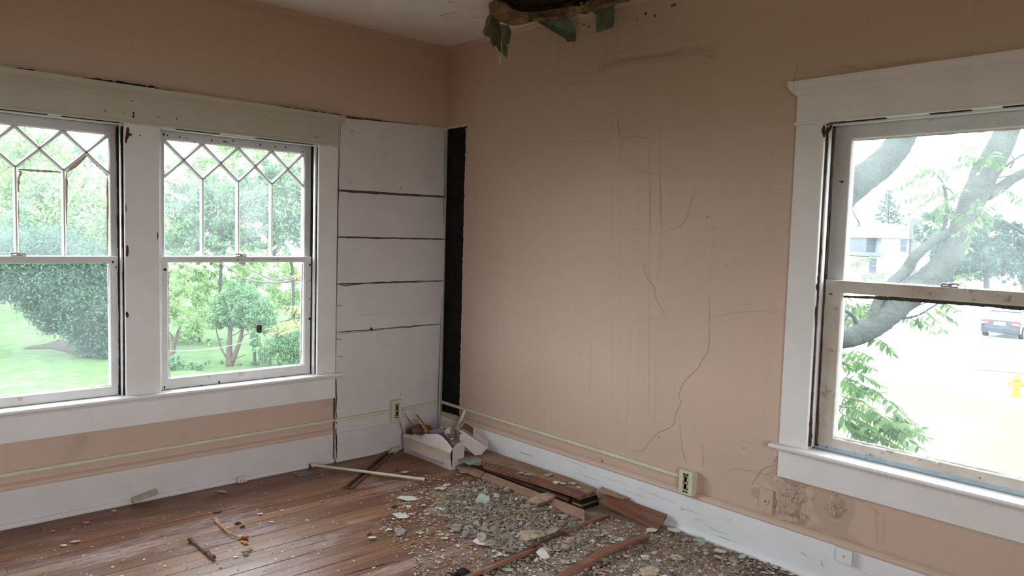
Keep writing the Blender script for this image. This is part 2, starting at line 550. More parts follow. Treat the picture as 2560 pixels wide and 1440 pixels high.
def right_relief(U, Z):
    h = .0012 * vnoise(U, Z, 3, 1) + .0008 * vnoise(U, Z * .2, 30, 5)
    st = np.zeros_like(U)
    # bulging wrinkle high up
    ridge = RP((1500, 178), (1530, 166), (1560, 158), (1620, 150), (1680, 141), (1740, 128), (1785, 137))
    d = seg_dist(U, Z, ridge)
    h += .010 * np.exp(-(d / .016) ** 2)
    st += .55 * np.exp(-(seg_dist(U, Z - -.012, ridge) / .010) ** 2)
    for k, (x, y) in enumerate([(1540, 120), (1700, 108), (1750, 100), (1650, 145), (1550, 132)]):
        r = RP((x, y), (x + 30, y - 6))
        h += .003 * np.exp(-(seg_dist(U, Z, r) / .006) ** 2)
    # flaking patches near the floor
    for (px, py), ru, rz, amp in (((1968, 1240), .075, .10, .010), ((1985, 1190), .06, .05, .007), ((1945, 1160), .03, .05, .004),
                                  ((2088, 1266), .036, .058, .010), ((1995, 1290), .04, .04, .009), ((1892, 1228), .03, .03, .003),
                                  ((2078, 1345), .04, .02, .006)):
        c = P(px, py, 0, 0)[1:]
        e = np.hypot((U - c[0]) / ru, (Z - c[1]) / rz) + .35 * vnoise(U, Z, 22, 3)
        m = sstep(-e, -1.05, -.7)
        st += .25 * m
        h += m * (1.5 * amp * (.35 + .9 * np.abs(vnoise(U, Z, 45, 9, 4))) ) - .004 * np.exp(-((e - 1) / .09) ** 2) + .003 * np.exp(-((e - .85) / .1) ** 2)
        st += .28 * m * (.4 + np.clip(vnoise(U, Z, 60, 12), -.4, 1))
    # damp halo round the second patch and at the skirting below it
    for (px, py), ru, rz, s in (((2088, 1262), .088, .115, .34), ((2085, 1225), .15, .03, .34), ((2085, 1345), .12, .045, .34), ((2120, 1375), .1, .03, .34), ((1965, 1200), .10, .05, .16)):
        c = P(px, py, 0, 0)[1:]
        e = np.hypot((U - c[0]) / ru, (Z - c[1]) / rz) + .25 * vnoise(U, Z, 9, 4)
        st = np.maximum(st, s * sstep(-e, -1.06, -.98))
    # long drips under the ceiling leak and lines below the window
    for x0, y0, x1, y1, s in ((1530, 250, 1528, 1000, .10), (1556, 200, 1548, 760, .12), (1600, 180, 1592, 930, .10), (1625, 300, 1620, 1040, .2), (1650, 300, 1648, 560, .16),
                              (1652, 580, 1645, 700, .13), (1475, 850, 1473, 990, .22), (1640, 800, 1635, 1060, .14), (1780, 360, 1778, 700, .09), (1515, 90, 1514, 175, .25), (1396, 85, 1394, 212, .22),
                              (2190, 1275, 2192, 1350, .3), (2212, 1285, 2208, 1355, .3), (2170, 1262, 2195, 1280, .3), (1783, 90, 1780, 150, .15)):
        a, b = RP((x0, y0), (x1, y1))
        wob = .004 * vnoise(Z, Z * 0, 6, int(x0))
        d = seg_dist(U + wob, Z, [a, b])
        st += s * np.exp(-(d / .0055) ** 2)
        h += .0016 * np.exp(-(d / .006) ** 2)
    # uneven darker band just above the baseboard, the whole length of the wall
    st += .32 * np.exp(-((Z - .20) / .016) ** 2) * (1 + .7 * vnoise(U, Z, 12, 8))
    # swelling by the header of the window
    r = RP((2100, 165), (2150, 172), (2230, 160), (2300, 150)); d = seg_dist(U, Z, r)
    h += .005 * np.exp(-(d / .01) ** 2); st += .4 * np.exp(-(d / .006) ** 2)
    return h, np.clip(st, 0, 1)


def left_relief(U, Z):
    h = .001 * vnoise(U, Z, 3, 2)
    st = np.zeros_like(U)
    ed = RP  # noqa
    st += .35 * np.exp(-((Z - 2.155) / .012) ** 2) * (1 + vnoise(U, Z, 14, 3)) * (U < 0)
    for px, py, r, s in ((205, 1100, .035, .35), (185, 1130, .05, .2), (455, 1090, .03, .18), (820, 1010, .02, .5), (160, 1180, .06, .15), (880, 232, .01, .3)):
        c = P(px, py, 1, 0)
        st += s * np.exp(-(np.hypot(U - c[0], Z - c[2]) / r) ** 2)
    return h, np.clip(st, 0, 1)


def strip_cut(U, Z):
    return (U > -.214 + .004 * vnoise(Z, Z * 0, 40, 3) - .010 * (Z > 1.93) - .003 * (Z < .9)) & (Z > .207 + .012 * vnoise(U, U * 0, 30, 6)) & (Z < 2.163)


HR = (RW[0], RW[1], Z0 - .008, Z1 + .004)
HL = [(a, b, Z0, Z1) for a, b in LW]
wall_right = wall_grid('wall_right', 'R', YF, 0, .0, HC, .0075, [HR], right_relief, strip_cut, [M_WALL, M_OUT], (YF, .17, -.3, HC + .2, [HR], .03, .17))
wall_left = wall_grid('wall_left', 'L', XL, 0, .0, HC, .012, HL, left_relief, None, [M_WALL, M_OUT], (XL - .17, 0.03, -.3, HC + .2, HL, .012, .17))
MB().box((.012, -.235, .18), (.029, 0.0, 2.19)).build('exposed_backing', M_BLACK, wall_right)
# ragged plaster rim of the black strip
rim = MB()
for z in np.arange(.22, 2.15, .021):
    a = -.214 + random.uniform(-.004, .003)
    rim.box((-.001, a - .002, z), (.014, a + .004, z + .021))
for y in np.arange(-.21, -.01, .014):
    rim.box((-.0015, y, 2.160 + random.uniform(-.002, .004)), (.014, y + .014, 2.172))
rim.build('torn_plaster_rim', M_TORNW, wall_right)

# the two walls behind the camera; the opening is added to let in more skylight
fw = MB()
slab_boxes(fw, 'L', XL - .17, .17, -.3, HC + .2, [(-3.6, -2.4, .55, 2.05)], YF - .15, YF)
tag(fw.build('wall_front', M_WALL), kind='structure')
sw = MB()
sw.box((XL - .15, YF, -.3), (XL, .17, HC + .2))
tag(sw.build('wall_side', M_WALL), kind='structure')

# ---------------------------------------------------------------- ceiling with its hole
hole_px = [(1238, -8), (1246, 6), (1264, 12), (1290, 29), (1340, 33), (1390, 28), (1430, 17), (1470, 7), (1520, 1), (1580, -18), (1640, -60), (1600, -230), (1420, -260), (1270, -190), (1225, -80)]
hole = [P(x, y, 2, HC)[:2] for x, y in hole_px]
hole = [(min(x, -.012), y) for x, y in hole]
from mathutils.geometry import tessellate_polygon
outer = [(XL - .1, YF - .1), (.03, YF - .1), (.03, .03), (XL - .1, .03)]
cx = np.mean([p[0] for p in hole]); cy = np.mean([p[1] for p in hole])
tris = tessellate_polygon([[Vector((*p, 0)) for p in outer], [Vector((*p, 0)) for p in hole]])
pv = [(*p, HC) for p in outer] + [(*p, HC) for p in hole]
cm = MB().add(pv, [tuple(t) for t in tris])
n = len(hole)
for i in range(n):       # broken edge of the plaster
    j = (i + 1) % n
    pass
ceiling = cm.build('ceiling', M_CEIL, kind='structure')
hb = MB()
for i in range(n):
    j = (i + 1) % n
    hb.add([(*hole[i], HC + .0005), (*hole[j], HC + .0005), (*hole[j], HC + .03), (*hole[i], HC + .03)], [(0, 1, 2, 3)])
hb.build('broken_plaster_edge', M_LATH, ceiling)
at = MB()
at.box((XL - .17, YF - .15, HC + .19), (.17, .17, HC + .22))  # slab added over the attic to keep daylight out of the hole
at.build('roof_deck', M_DARK, ceiling)
for k in range(16):      # old lath above the hole, running with the right wall
    x = -.02 - k * .042
    MB().box((x - .033, -2.3 + random.uniform(-.1, .1), HC + .034 + random.uniform(0, .006)), (x, -.75 + random.uniform(-.05, .05), HC + .042),
             Matrix.Rotation(random.uniform(-.02, .02), 3, 'Z')).build('lath', M_LATH, ceiling, bevel=.002)
for k in range(2):
    MB().box((-.62, -1.75 + k * .55, HC + .05), (0, -1.70 + k * .55, HC + .18)).build('joist', M_LATH, ceiling)

# sagging torn layer along the far side of the hole
up_px = [(1240, -6), (1247, 6), (1264, 12), (1290, 29), (1340, 33), (1390, 27), (1430, 17), (1470, 6), (1520, -1), (1580, -18), (1640, -50)]
lo_px = [(1222, 18), (1226, 34), (1243, 54), (1283, 63), (1335, 51), (1392, 46), (1440, 36), (1480, 26), (1528, 12), (1580, -8), (1640, -30)]
A = smooth_pts([P(x, y, 2, HC) for x, y in up_px], 5)
B = smooth_pts([P(x, y, 2, HC - .045) for x, y in lo_px], 5)
A = [np.array((min(p[0], -.01), p[1], p[2])) for p in A]; B = [np.array((min(p[0], -.012), p[1], p[2])) for p in B]
secs = []
for i, (a, b) in enumerate(zip(A, B)):
    s = []
    for k in range(7):
        t = k / 6
        q = a * (1 - t) + b * t
        q = q + np.array((0, 0, -.022 * math.sin(math.pi * t))) + rng.normal(0, .0035, 3)
        s.append(q)
    for k in range(6, -1, -1):
        t = k / 6
        q = a * (1 - t) + b * t + np.array((.0, .0, .018)) + np.array((0, 0, -.010 * math.sin(math.pi * t)))
        s.append(q)
    secs.append(s)
MB().loft(secs).build('torn_sagging_layer', M_TAN, ceiling, smooth=True)
secs = []
for i, (a, b) in enumerate(zip(A, B)):
    c = a + np.array((0, 0, -.004)) + rng.normal(0, .002, 3)
    dirv = (b - a); dirv /= np.linalg.norm(dirv)
    secs.append([c - dirv * .012 + np.array((0, 0, .006)), c + dirv * .016 + np.array((0, 0, -.012)), c + dirv * .020 + np.array((0, 0, -.004)), c + np.array((0, 0, .012))])
MB().loft(secs).build('torn_edge', M_TAN, ceiling, smooth=True)
# loose cream paper at the left end of the tear
pp = [D(x, y, 2.0 * 0 + depth_of(P(1222, 30, 2, HC)) * .995) for x, y in ((1196, -10), (1206, 22), (1214, 20), (1232, 10), (1248, -4), (1240, -14))]
MB().prism(pp, (.0, .0, .003)).build('torn_paper', M_TORNW, ceiling)
# hairline cracks and a stain line on the ceiling
def ribbon(pts, wdt, nrm):
    mb = MB(); nrm = np.array(nrm, float)
    pts = [np.array(p, float) for p in pts]
    L = []; R = []
    for i, p in enumerate(pts):
        t = pts[min(i + 1, len(pts) - 1)] - pts[max(i - 1, 0)]; t /= np.linalg.norm(t) + 1e-9
        s = np.cross(t, nrm); wl_ = wdt * (.35 + .65 * math.sin(math.pi * (i + .5) / len(pts))) * random.uniform(.6, 1.2) / 2
        L.append(p + s * wl_); R.append(p - s * wl_)
    mb.loft([[l, r_, r_ + nrm * .0006, l + nrm * .0006] for l, r_ in zip(L, R)])
    return mb


M_CRACK = simple('crack_shadowed_plaster', (.30, .21, .165), None, 60, .9, 0)
M_CRACKB = simple('dark_split', (.10, .08, .08), None, 60, .9, 0)


def crack(px, side, wdt, parent, mat, name='crack', jit=.0015, ax=None, val=0, nrm=None):
    if side == 'R': ax, val, nrm = 0, val - .0012, (-1, 0, 0)
    elif side == 'L': ax, val, nrm = 1, val - .0012, (0, -1, 0)
    elif side == 'C': ax, val, nrm = 2, HC - .0006, (0, 0, -1)
    pts = [P(x, y, ax, val) for x, y in px]
    out = smooth_pts(pts, 5)
    n_ = np.array(nrm)
    out = [p + (rng.normal(0, jit, 3) * (1 - np.abs(n_))) for p in out]
    return ribbon(out, wdt * (.55 if mat is M_CRACK else (.5 if parent is globals().get('bbr') else .8)), nrm).build(name, mat, parent)


for px in ([(1098, 40), (1112, 36), (1128, 32), (1145, 27)], [(1118, 5), (1132, 5), (1136, 4)], [(1180, 45), (1192, 44)]):
    crack(px, 'C', .004, ceiling, M_CRACKB)

for px, wd in (([(1640, 1205), (1568, 1140), (1590, 1126), (1610, 1124), (1640, 1085), (1680, 1066), (1690, 1030), (1701, 1010), (1698, 985), (1710, 955), (1740, 925), (1770, 870), (1772, 800), (1774, 745)], .0022),
               ([(1700, 1065), (1705, 1118), (1712, 1150), (1722, 1165)], .0016),
               ([(1545, 345), (1590, 343), (1620, 346), (1640, 362)], .003), ([(1400, 352), (1480, 352), (1545, 346)], .0015), ([(1545, 300), (1549, 340)], .003),
               ([(1572, 405), (1600, 428), (1640, 435), (1665, 433)], .0028), ([(1648, 330), (1652, 400), (1690, 415), (1685, 432)], .0018),
               ([(1400, 567), (1520, 570), (1600, 574), (1625, 582), (1680, 574), (1712, 552), (1725, 510), (1742, 470)], .0018),
               ([(1605, 655), (1618, 695), (1636, 720), (1636, 736), (1650, 765), (1662, 790)], .0022),
               ([(1625, 580), (1627, 455)], .0022), ([(1650, 440), (1654, 575)], .0018), ([(1775, 795), (1830, 783), (1900, 778), (1960, 783)], .0014),
               ([(1600, 803), (1630, 796), (1660, 795)], .0014), ([(1780, 605), (1830, 609), (1870, 608)], .0016), ([(1757, 1115), (1757, 1170)], .0014),
               ([(1815, 1180), (1840, 1172), (1880, 1178), (1920, 1185), (1950, 1160)], .0016), ([(1880, 1210), (1905, 1175), (1925, 1165), (1955, 1150)], .003),
               ([(1396, 214), (1420, 208), (1460, 204), (1490, 201)], .003), ([(1230, 250), (1290, 240), (1340, 230), (1365, 222)], .0022),
               ([(1980, 205), (1995, 165), (1990, 150)], .0018), ([(1515, 180), (1530, 170), (1600, 157), (1700, 144), (1762, 130)], .004)):
    if px[0] == (1640, 1205): px = px[1:]
    crack(px, 'R', wd, wall_right, M_CRACK)
for px in ([(1195, 1055), (1250, 1078), (1300, 1098), (1360, 1122), (1400, 1130), (1450, 1150)], [(1480, 1155), (1540, 1172), (1600, 1195), (1650, 1212), (1690, 1222)], [(1770, 1240), (1830, 1262), (1880, 1282)],
           [(1493, 1143), (1505, 1150), (1500, 1160), (1508, 1152)]):
    crack(px, 'R', .004, wall_right, M_CRACKB)
MOULD = simple('mould_spot', (.06, .04, .028), (.13, .08, .05), 200, .9, 0)
for x, y, r in ((1460, 62, .009), (1472, 67, .009), (1491, 60, .010), (1444, 57, .006), (1614, 34, .011), (1637, 40, .009), (1680, 14, .010), (1687, 11, .010), (1560, 45, .005), (1593, 47, .006), (1677, 145, .004), (1615, 303, .003),
                (1870, 760, .004), (1450, 886, .004), (1647, 1093, .006), (1860, 1120, .006), (1425, 888, .003), (1655, 912, .003), (1670, 828, .003), (1816, 662, .004), (1555, 488, .003), (1768, 543, .006), (1785, 570, .004)):
    c = P(x, y, 0, -.0015); r *= .72 if y < 100 else .5
    pts = [(c[0], c[1] + r * math.cos(a) * random.uniform(.8, 1), c[2] + 1.15 * r * math.sin(a) * random.uniform(.8, 1)) for a in np.linspace(0, 2 * math.pi, 15)[:-1]]
    MB().prism(pts, (.001, 0, 0)).build('mould_spot', MOULD, wall_right)

# ---------------------------------------------------------------- floor
floor = MB().box((XL, YF, -.06), (.02, .02, -.022)).build('floor', M_DARK, kind='structure')
bmv = MB()
c_ = .0012
prof = [(0, -.02), (1, -.02), (1, -c_ * 1), (1 - .012, 0), (.012, 0), (0, -c_)]
bmv.loft([[(0, y, z) for y, z in prof], [(1, y, z) for y, z in prof]])
board0 = bmv.build('floor_board', M_FLOOR, floor)
bme = board0.data
PWID = .0815
first = True
y = 0.0; row = 0
while y > YF:
    x = XL - random.uniform(0, 1.5)
    gap = random.choice([.0012, .0016, .002, .003, .0045]) if y < -.3 else .0014
    while x < 0.0:
        L = random.uniform(1.1, 3.4)
        xa, xb = max(x, XL), min(x + L, .01)
        if xb - xa > .05 and not (0.01 - xb < .0 and False):
            o = board0 if first else bpy.data.objects.new('floor_board', bme)
            if not first: link(o, floor)
            first = False
            o.location = (xa + .0008, y - PWID + gap / 2, random.uniform(-.0014, .0003))
            o.scale = (xb - xa - .0016, PWID - gap, 1)
            o.rotation_euler = (random.uniform(-.006, .006), 0, 0)
        x += L
    y -= PWID; row += 1

# ---------------------------------------------------------------- white boarding left of the corner
zs = [0.0, .815, 1.117, 1.407, 1.692, 2.146]
tops = [.0, .010, .003, .001, .008, .034]
seam = MB().box((-.838, -.0035, 0), (-.001, .0, 2.15)).build('grimy_joint_backing', M_SEAM, wall_left)
for k in range(5):
    a, b = zs[k], zs[k + 1]
    g = [.0, .0015, .0028, .0032, .0055, .0][k]; g2 = [.0, .0015, .0028, .0032, .0055, .0][k + 1]
    la, ra = a + g, a + g + tops[k] * .6
    lb, rb = b - g2 + (0 if k < 4 else -.012), b - g2 + (tops[k + 1] * .6 if k < 4 else .022)
    wob = .0035
    pts = []
    n_ = 14
    for i in range(n_ + 1):
        t = i / n_; pts.append((-.828 + t * .822 + random.uniform(-.0, .0), -.0105, la * (1 - t) + ra * t + (random.uniform(0, .003) if 0 < i < n_ and k else 0)))
    for i in range(n_, -1, -1):
        t = i / n_; pts.append((-.828 + t * .822, -.0105, lb * (1 - t) + rb * t - (random.uniform(0, .003) if 0 < i < n_ else 0)))
    MB().prism(pts, (0, .009, 0)).build('wall_board', M_PANEL, wall_left, bevel=.0015)
tag(None, None) if False else None
crack([(915, 296), (940, 301), (985, 308), (1040, 314), (1075, 318)], 'L', .020, wall_left, simple('dark_green_gap', (.045, .055, .045), None, 30, .8), name='gap_above_boards', jit=.0012)
crack([(880, 291), (910, 297), (1060, 317), (1112, 322)], 'L', .008, wall_left, M_CRACKB, name='gap_above_boards')
for px, wd in (([(855, 478), (880, 480), (910, 482), (950, 484), (965, 486)], .012), ([(850, 594), (900, 595), (960, 597)], .005), ([(848, 711), (862, 714), (880, 712), (925, 708)], .011),
               ([(925, 707), (985, 704), (1060, 702)], .006), ([(965, 486), (1020, 489), (1100, 493)], .005)):
    crack(px, 'L', wd, wall_left, M_CRACKB, val=-.0108, name='dirt_seam', jit=.0016)
mbk = simple('blue_grey_seam', (.22, .26, .33), None, 40, .8)
for px, wd in (([(1020, 489), (1060, 491), (1100, 493)], .008), ([(1040, 704), (1100, 702)], .008), ([(845, 836), (880, 832), (925, 828), (980, 820), (1040, 816), (1095, 812)], .006), ([(960, 821), (1010, 819), (1095, 810)], .004)):
    crack(px, 'L', wd, wall_left, mbk, val=-.0108, name='old_paint_line')
crack([(845, 797), (900, 789), (960, 784), (1090, 780)], 'L', .0018, wall_left, M_CRACK, val=-.0108)
crack([(840, 1070), (841, 1100), (841, 1146)], 'L', .013, wall_left, M_DARK, val=-.021, name='black_joint', jit=.0012)
crack([(840, 940), (841, 985), (840, 1020), (842, 1060)], 'L', .012, wall_left, M_CRACKB, val=-.0108, name='black_joint', jit=.001)
crack([(1113, 325), (1111, 460), (1109, 560)], 'L', .010, wall_left, simple('grey_green_edge', (.16, .17, .14), None, 30, .8), val=-.0108, name='board_edge', jit=.002)
crack([(851, 300), (846, 480), (842, 720), (838, 930)], 'L', .0075, wall_left, M_CRACKB, val=-.0108, name='black_joint', jit=.0012)

# ---------------------------------------------------------------- baseboards
def baseboard(name, side, runs, mat):
    fr = frame(side)
    root = tag(empty(name), kind='structure')
    for u0, u1, cap in runs:
        MB().box(fr(u0, 0, .0), fr(u1, -.020, .181)).build('board', mat, root, bevel=.002)
        n_ = 60
        for nm, sec, mt in (('cap', [(0, .181), (-.0215, .181), (-.0235, .187), (-.018, .199), (-.007, .207), (0, .208)], M_WALL if cap else M_PANEL),
                            ('shoe', [(-.0195, .0), (-.036, .0), (-.036, .010), (-.031, .019), (-.0235, .023), (-.0195, .024)], mat)):
            MB().loft([[fr(u, d, z) for d, z in sec] for u in (u0, u1)]).build(nm, mt, root)
    return root


baseboard('baseboard_left', 'L', [(XL, -.846, True), (-.832, -.003, False)], M_PANEL)
bbr = baseboard('baseboard_right', 'R', [(YF, -.002, True)], M_BASE)
for px in ([(1612, 1188 + 92), (1605, 1266), (1603, 1257)],):
    pass
for px, wd in (([(1703, 1266), (1706, 1275), (1714, 1273)], .003), ([(1714, 1273), (1730, 1278), (1745, 1285)], .0018), ([(1735, 1298), (1750, 1300), (1762, 1308)], .002), ([(1762, 1310), (1780, 1322), (1800, 1330), (1822, 1336)], .0018),
               ([(2002, 1381), (2012, 1386), (2018, 1390)], .003), ([(2052, 1400), (2055, 1412), (2060, 1418)], .0025), ([(1500, 1190), (1540, 1203), (1570, 1215)], .0014), ([(1560, 1225), (1600, 1240), (1640, 1250)], .0012),
               ([(1400, 1145), (1440, 1158), (1470, 1172)], .0012), ([(1620, 1232), (1660, 1247), (1690, 1256)], .0014), ([(1450, 1185), (1500, 1203)], .0012), ([(1595, 1222), (1640, 1236)], .001)):
    crack(px, 'R', wd, bbr, M_CRACKB, val=-.0205, jit=.001)

# strip of bed moulding under the ceiling
for nm, side, u0, u1 in (('trim_3', 'L', XL, 0), ('trim_4', 'R', YF, 0)):
    fr = frame(side)
    sec = [(0, HC), (-.022, HC), (-.022, HC - .006), (-.012, HC - .022), (-.010, HC - .030), (0, HC - .034)]
    MB().loft([[fr(u, d, z) for d, z in sec] for u in (u0, u1)]).build(nm, M_WALL, kind='structure')


# ---------------------------------------------------------------- window casings
def casing(name, side, openings, u0, u1, header_mat, zst=.566, zh=Z1):
    fr = frame(side)
    root = tag(empty(name), kind='structure')
    edges = [u0] + [e for o in openings for e in o] + [u1]
    for k in range(0, len(edges), 2):
        nm = 'mullion_casing' if 0 < k < len(edges) - 2 else 'side_casing'
        MB().box(fr(edges[k], 0, zst - .002), fr(edges[k + 1], -.021, zh)).build(nm, M_WHITEV, root, bevel=.003)
    MB().box(fr(u0, 0, zh), fr(u1, -.024, 2.100)).build('header_board', header_mat, root, bevel=.002)
    MB().box(fr(u0 - .008, 0, zh - .004), fr(u1 + .008, -.032, zh + .010)).build('header_bead', header_mat, root, bevel=.004, seg=2)
    sec = [(0, 2.078), (-.026, 2.078), (-.029, 2.086), (-.033, 2.098), (-.044, 2.110), (-.054, 2.119), (-.056, 2.125), (-.056, 2.139), (0, 2.141)]
    q = .0
    MB().loft([[fr(u, d, z) for d, z in sec] for u in (u0 - .002, u1 + .002)]).build('cap_moulding', header_mat, root)
    for e, s in ((u0, -1), (u1, 1)):       # returns of the cap
        sr = [(0, 2.078, 0), (-.026, 2.078, 0)]
        MB().loft([[fr(e, d, z) for d, z in sec], [fr(e + s * max(0, 1) * (.0 + .030 * 1), d * 1.0, max(z, 2.104)) for d, z in sec]]).build('cap_return', header_mat, root)
    sec = [(.03, zst - .022), (-.050, zst - .022), (-.060, zst - .016), (-.062, zst - .009), (-.058, zst - .002), (-.050, zst), (.03, zst)]
    MB().loft([[fr(u, d, z) for d, z in sec] for u in (u0 - .028, u1 + .028)]).build('stool', M_WHITE, root)
    MB().box(fr(u0, 0, .406), fr(u1, -.020, zst - .021)).build('apron', M_WHITE, root, bevel=.002)
    MB().loft([[fr(u, d, z) for d, z in [(-.02, zst - .022), (-.034, zst - .022), (-.030, zst - .034), (-.02, zst - .038)]] for u in (u0, u1)]).build('bed_mould', M_WHITE, root)
    return root


trim_left = casing('trim_1', 'L', LW, -3.055, -.836, M_CREAM)
trim_right = casing('trim_2', 'R', [RW], -3.782, -2.528, M_WHITE, zst=.557)


def frame_mesh(fr, u0, u1, z0, z1, a, b, c, d, d0, d1):
    """rectangular frame: outer u0..z1, inner a(u) b(u) c(z) d(z), with a small glazing bevel"""
    mb = MB()
    e = .006
    out = [(u0, z0), (u1, z0), (u1, z1), (u0, z1)]
    inn = [(a, c), (b, c), (b, d), (a, d)]
    inn2 = [(a - e, c - e), (b + e, c - e), (b + e, d + e), (a - e, d + e)]
    rings = [[fr(u, d0, z) for u, z in out], [fr(u, d0, z) for u, z in inn2], [fr(u, d0 + .010, z) for u, z in inn], [fr(u, d1, z) for u, z in inn], [fr(u, d1, z) for u, z in out]]
    vs = [p for r in rings for p in r]; fs = []
    for k in range(5):
        k2 = (k + 1) % 5
        for i in range(4):
            j = (i + 1) % 4
            fs.append((k * 4 + i, k * 4 + j, k2 * 4 + j, k2 * 4 + i))
    return mb.add(vs, fs)


def window(name, side, u0, u1, lattice, glass_u, zg, lowmat, mglass, zlow=.568):
    fr = frame(side)
    root = tag(empty(name), kind='structure')
    a, b = glass_u; zu, zt, zl0, zl1 = zg        # upper glass bottom, top; lower glass bottom, top
    j = MB()
    j.box(fr(u0 - .02, 0, Z0 - .02), fr(u0, .17, Z1 + .02)); j.box(fr(u1, 0, Z0 - .02), fr(u1 + .02, .17, Z1 + .02)); j.box(fr(u0, 0, Z1), fr(u1, .17, Z1 + .02))
    j.build('jamb', M_SASH, root)
    MB().loft([[fr(u, d, z) for d, z in [(.03, Z0 - .012), (.20, Z0 - .050), (.20, Z0 - .075), (.03, Z0 - .03)]] for u in (u0 - .02, u1 + .02)]).build('outer_sill', M_SASHW, root)
    s = MB()
    s.box(fr(u0, -.0, Z0), fr(u0 + .013, .028, Z1)); s.box(fr(u1 - .013, 0, Z0), fr(u1, .028, Z1)); s.box(fr(u0 + .013, 0, Z1 - .013), fr(u1 - .013, .028, Z1))
    s.build('stop_bead', M_SASH, root, bevel=.003)
    o = MB()
    o.box(fr(u0, .118, Z0 - .03), fr(u0 + .024, .16, Z1)); o.box(fr(u1 - .024, .118, Z0 - .03), fr(u1, .16, Z1)); o.box(fr(u0 + .024, .118, Z1 - .02), fr(u1 - .024, .16, Z1))
    o.build('outer_stop', simple('grey_metal_track_' + name, (.33, .35, .38), (.22, .23, .26), 20, .5), root)
    # upper sash
    up = frame_mesh(fr, u0 + .002, u1 - .002, zu - .033, Z1 - .004, a, b, zu, zt, .074, .108).build('upper_sash', M_SASH, root, bevel=.002)
    ZM, ZB = (zt - .092), (zt - .193)

    def pane(poly, parent, d, mat):
        MB().prism([fr(u, d, z) for u, z in poly], np.array(fr(0, .003, 0))).build('pane', mat, parent)

    def bar(p, q, parent):
        p = np.array(p); q = np.array(q); t = (q - p) / np.linalg.norm(q - p); nn = np.array((-t[1], t[0]))
        secs = []
        for e in (p, q):
            secs.append([fr(*(e[0] + nn[0] * w_, dd, e[1] + nn[1] * w_)) for w_, dd in ((-.0095, .090), (-.0035, .078), (.0035, .078), (.0095, .090), (.0085, .106), (-.0085, .106))])
        MB().loft(secs).build('muntin', M_SASH, parent)

    if lattice:
        bw = (b - a) / 4
        X = [a + bw * i for i in range(5)]; Mx = [a + bw * (i + .5) for i in range(4)]
        for i in range(4):
            bar((X[i], zt), (X[i + 1], ZB), up); bar((X[i + 1], zt), (X[i], ZB), up)
            pane([(X[i], zt), (X[i + 1], zt), (Mx[i], ZM)], up, .094, mglass)
            pane([(X[i], ZB), (Mx[i], ZM), (X[i + 1], ZB), (X[i + 1], zu), (X[i], zu)], up, .094, M_GLASS2 if (i % 2 == 0) else mglass)
        for i in range(1, 4):
            bar((X[i], ZB + .004), (X[i], zu), up)
            pane([(X[i], zt), (Mx[i], ZM), (X[i], ZB), (Mx[i - 1], ZM)], up, .094, mglass)
        pane([(a, zt), (Mx[0], ZM), (a, ZB)], up, .094, mglass); pane([(b, zt), (b, ZB), (Mx[3], ZM)], up, .094, mglass)
    else:
        pane([(a - .004, zu - .004), (b + .004, zu - .004), (b + .004, zt + .004), (a - .004, zt + .004)], up, .094, mglass)
    lo = frame_mesh(fr, u0 + .002, u1 - .002, zlow, zu - .001, a + .002, b - .013, zl0, zl1, .032, .068).build('lower_sash', lowmat, root, bevel=.002)
    pane([(a - .002, zl0 - .004), (b - .009, zl0 - .004), (b - .009, zl1 + .004), (a - .002, zl1 + .004)], lo, .052, glass('hazy_lower_glass', .026) if name == 'window_1' else M_GLASSC)
    # putty smears round the lower glass
    # notch lift in the bottom rail
    # sash lock on the meeting rail
    um = (a + b) / 2 - (.0 if side == 'L' else 0)
    lk = MB()
    lk.box(fr(um - .030, .036, zu - .001), fr(um + .030, .062, zu + .004))
    lk.tube([fr(um + .004, .050, zu + .003), fr(um + .004, .050, zu + .014)], .011, 12)
    lk.tube([fr(um + .004, .050, zu + .012), fr(um - .015, .046, zu + .014), fr(um - .034, .040, zu + .011)], [.005, .0045, .006], 8)
    lk.tube([fr(um + .012, .05, zu + .008), fr(um + .026, .052, zu + .012), fr(um + .034, .05, zu + .004)], .005, 8)
    lk.build('sash_lock', M_METAL if side == 'R' else M_BONE, root, bevel=.001)
    return root, up, lo


window_1, up1, lo1 = window('window_1', 'L', *LW[0], True, (-2.875, -2.077), (1.283, 1.896, .618, 1.246), M_SASH, M_GLASS2)
window_2, up2, lo2 = window('window_2', 'L', *LW[1], True, (-1.806, -1.010), (1.283, 1.900, .627, 1.250), M_SASH, M_GLASS)
window_3, up3, lo3 = window('window_3', 'R', *RW, False, (-3.568, -2.735), (1.296, 1.888, .622, 1.243), M_SASHW, M_GLASS3, zlow=.578)

# ================================================================ OUTSIDE
GZ = -3.2
M_LAWN = simple('mown_lawn', (.050, .084, .034), (.030, .060, .020), 2.2, .9, .6, 9, .05, spec=.05, dirt=(.065, .092, .045), dirt_at=(.5, .7), dscale=.8)
M_DRY = simple('pale_dry_lawn', (.068, .061, .050), (.060, .054, .038), .5, .9, .5, 9, .04, spec=.05, dirt=(.054, .064, .030), dirt_at=(.6, .75), dscale=1.1)  # pale straw tint stands in for blown-out light on the grass
M_ROAD = simple('sunlit_concrete', (.5, .5, .5), (.42, .42, .42), 1, .9)  # even pale grey of the concrete itself
M_SLAB = simple('pavement_slab', (.46, .45, .43), None, 3, .9)
M_CHIPS = simple('bark_chips', (.045, .034, .030), (.022, .016, .014), 9, .95, .9, 25, .04, spec=.05)
M_BARK = simple('mossy_bark', (.020, .022, .022), (.030, .034, .029), 9, .95, 1.0, 30, .02, spec=.05, dirt=(.042, .047, .042), dirt_at=(.45, .75), dscale=70)
M_BARKB = simple('blue_grey_bark', (.022, .025, .025), (.036, .040, .038), 9, .95, .8, 30, .02, spec=.05)
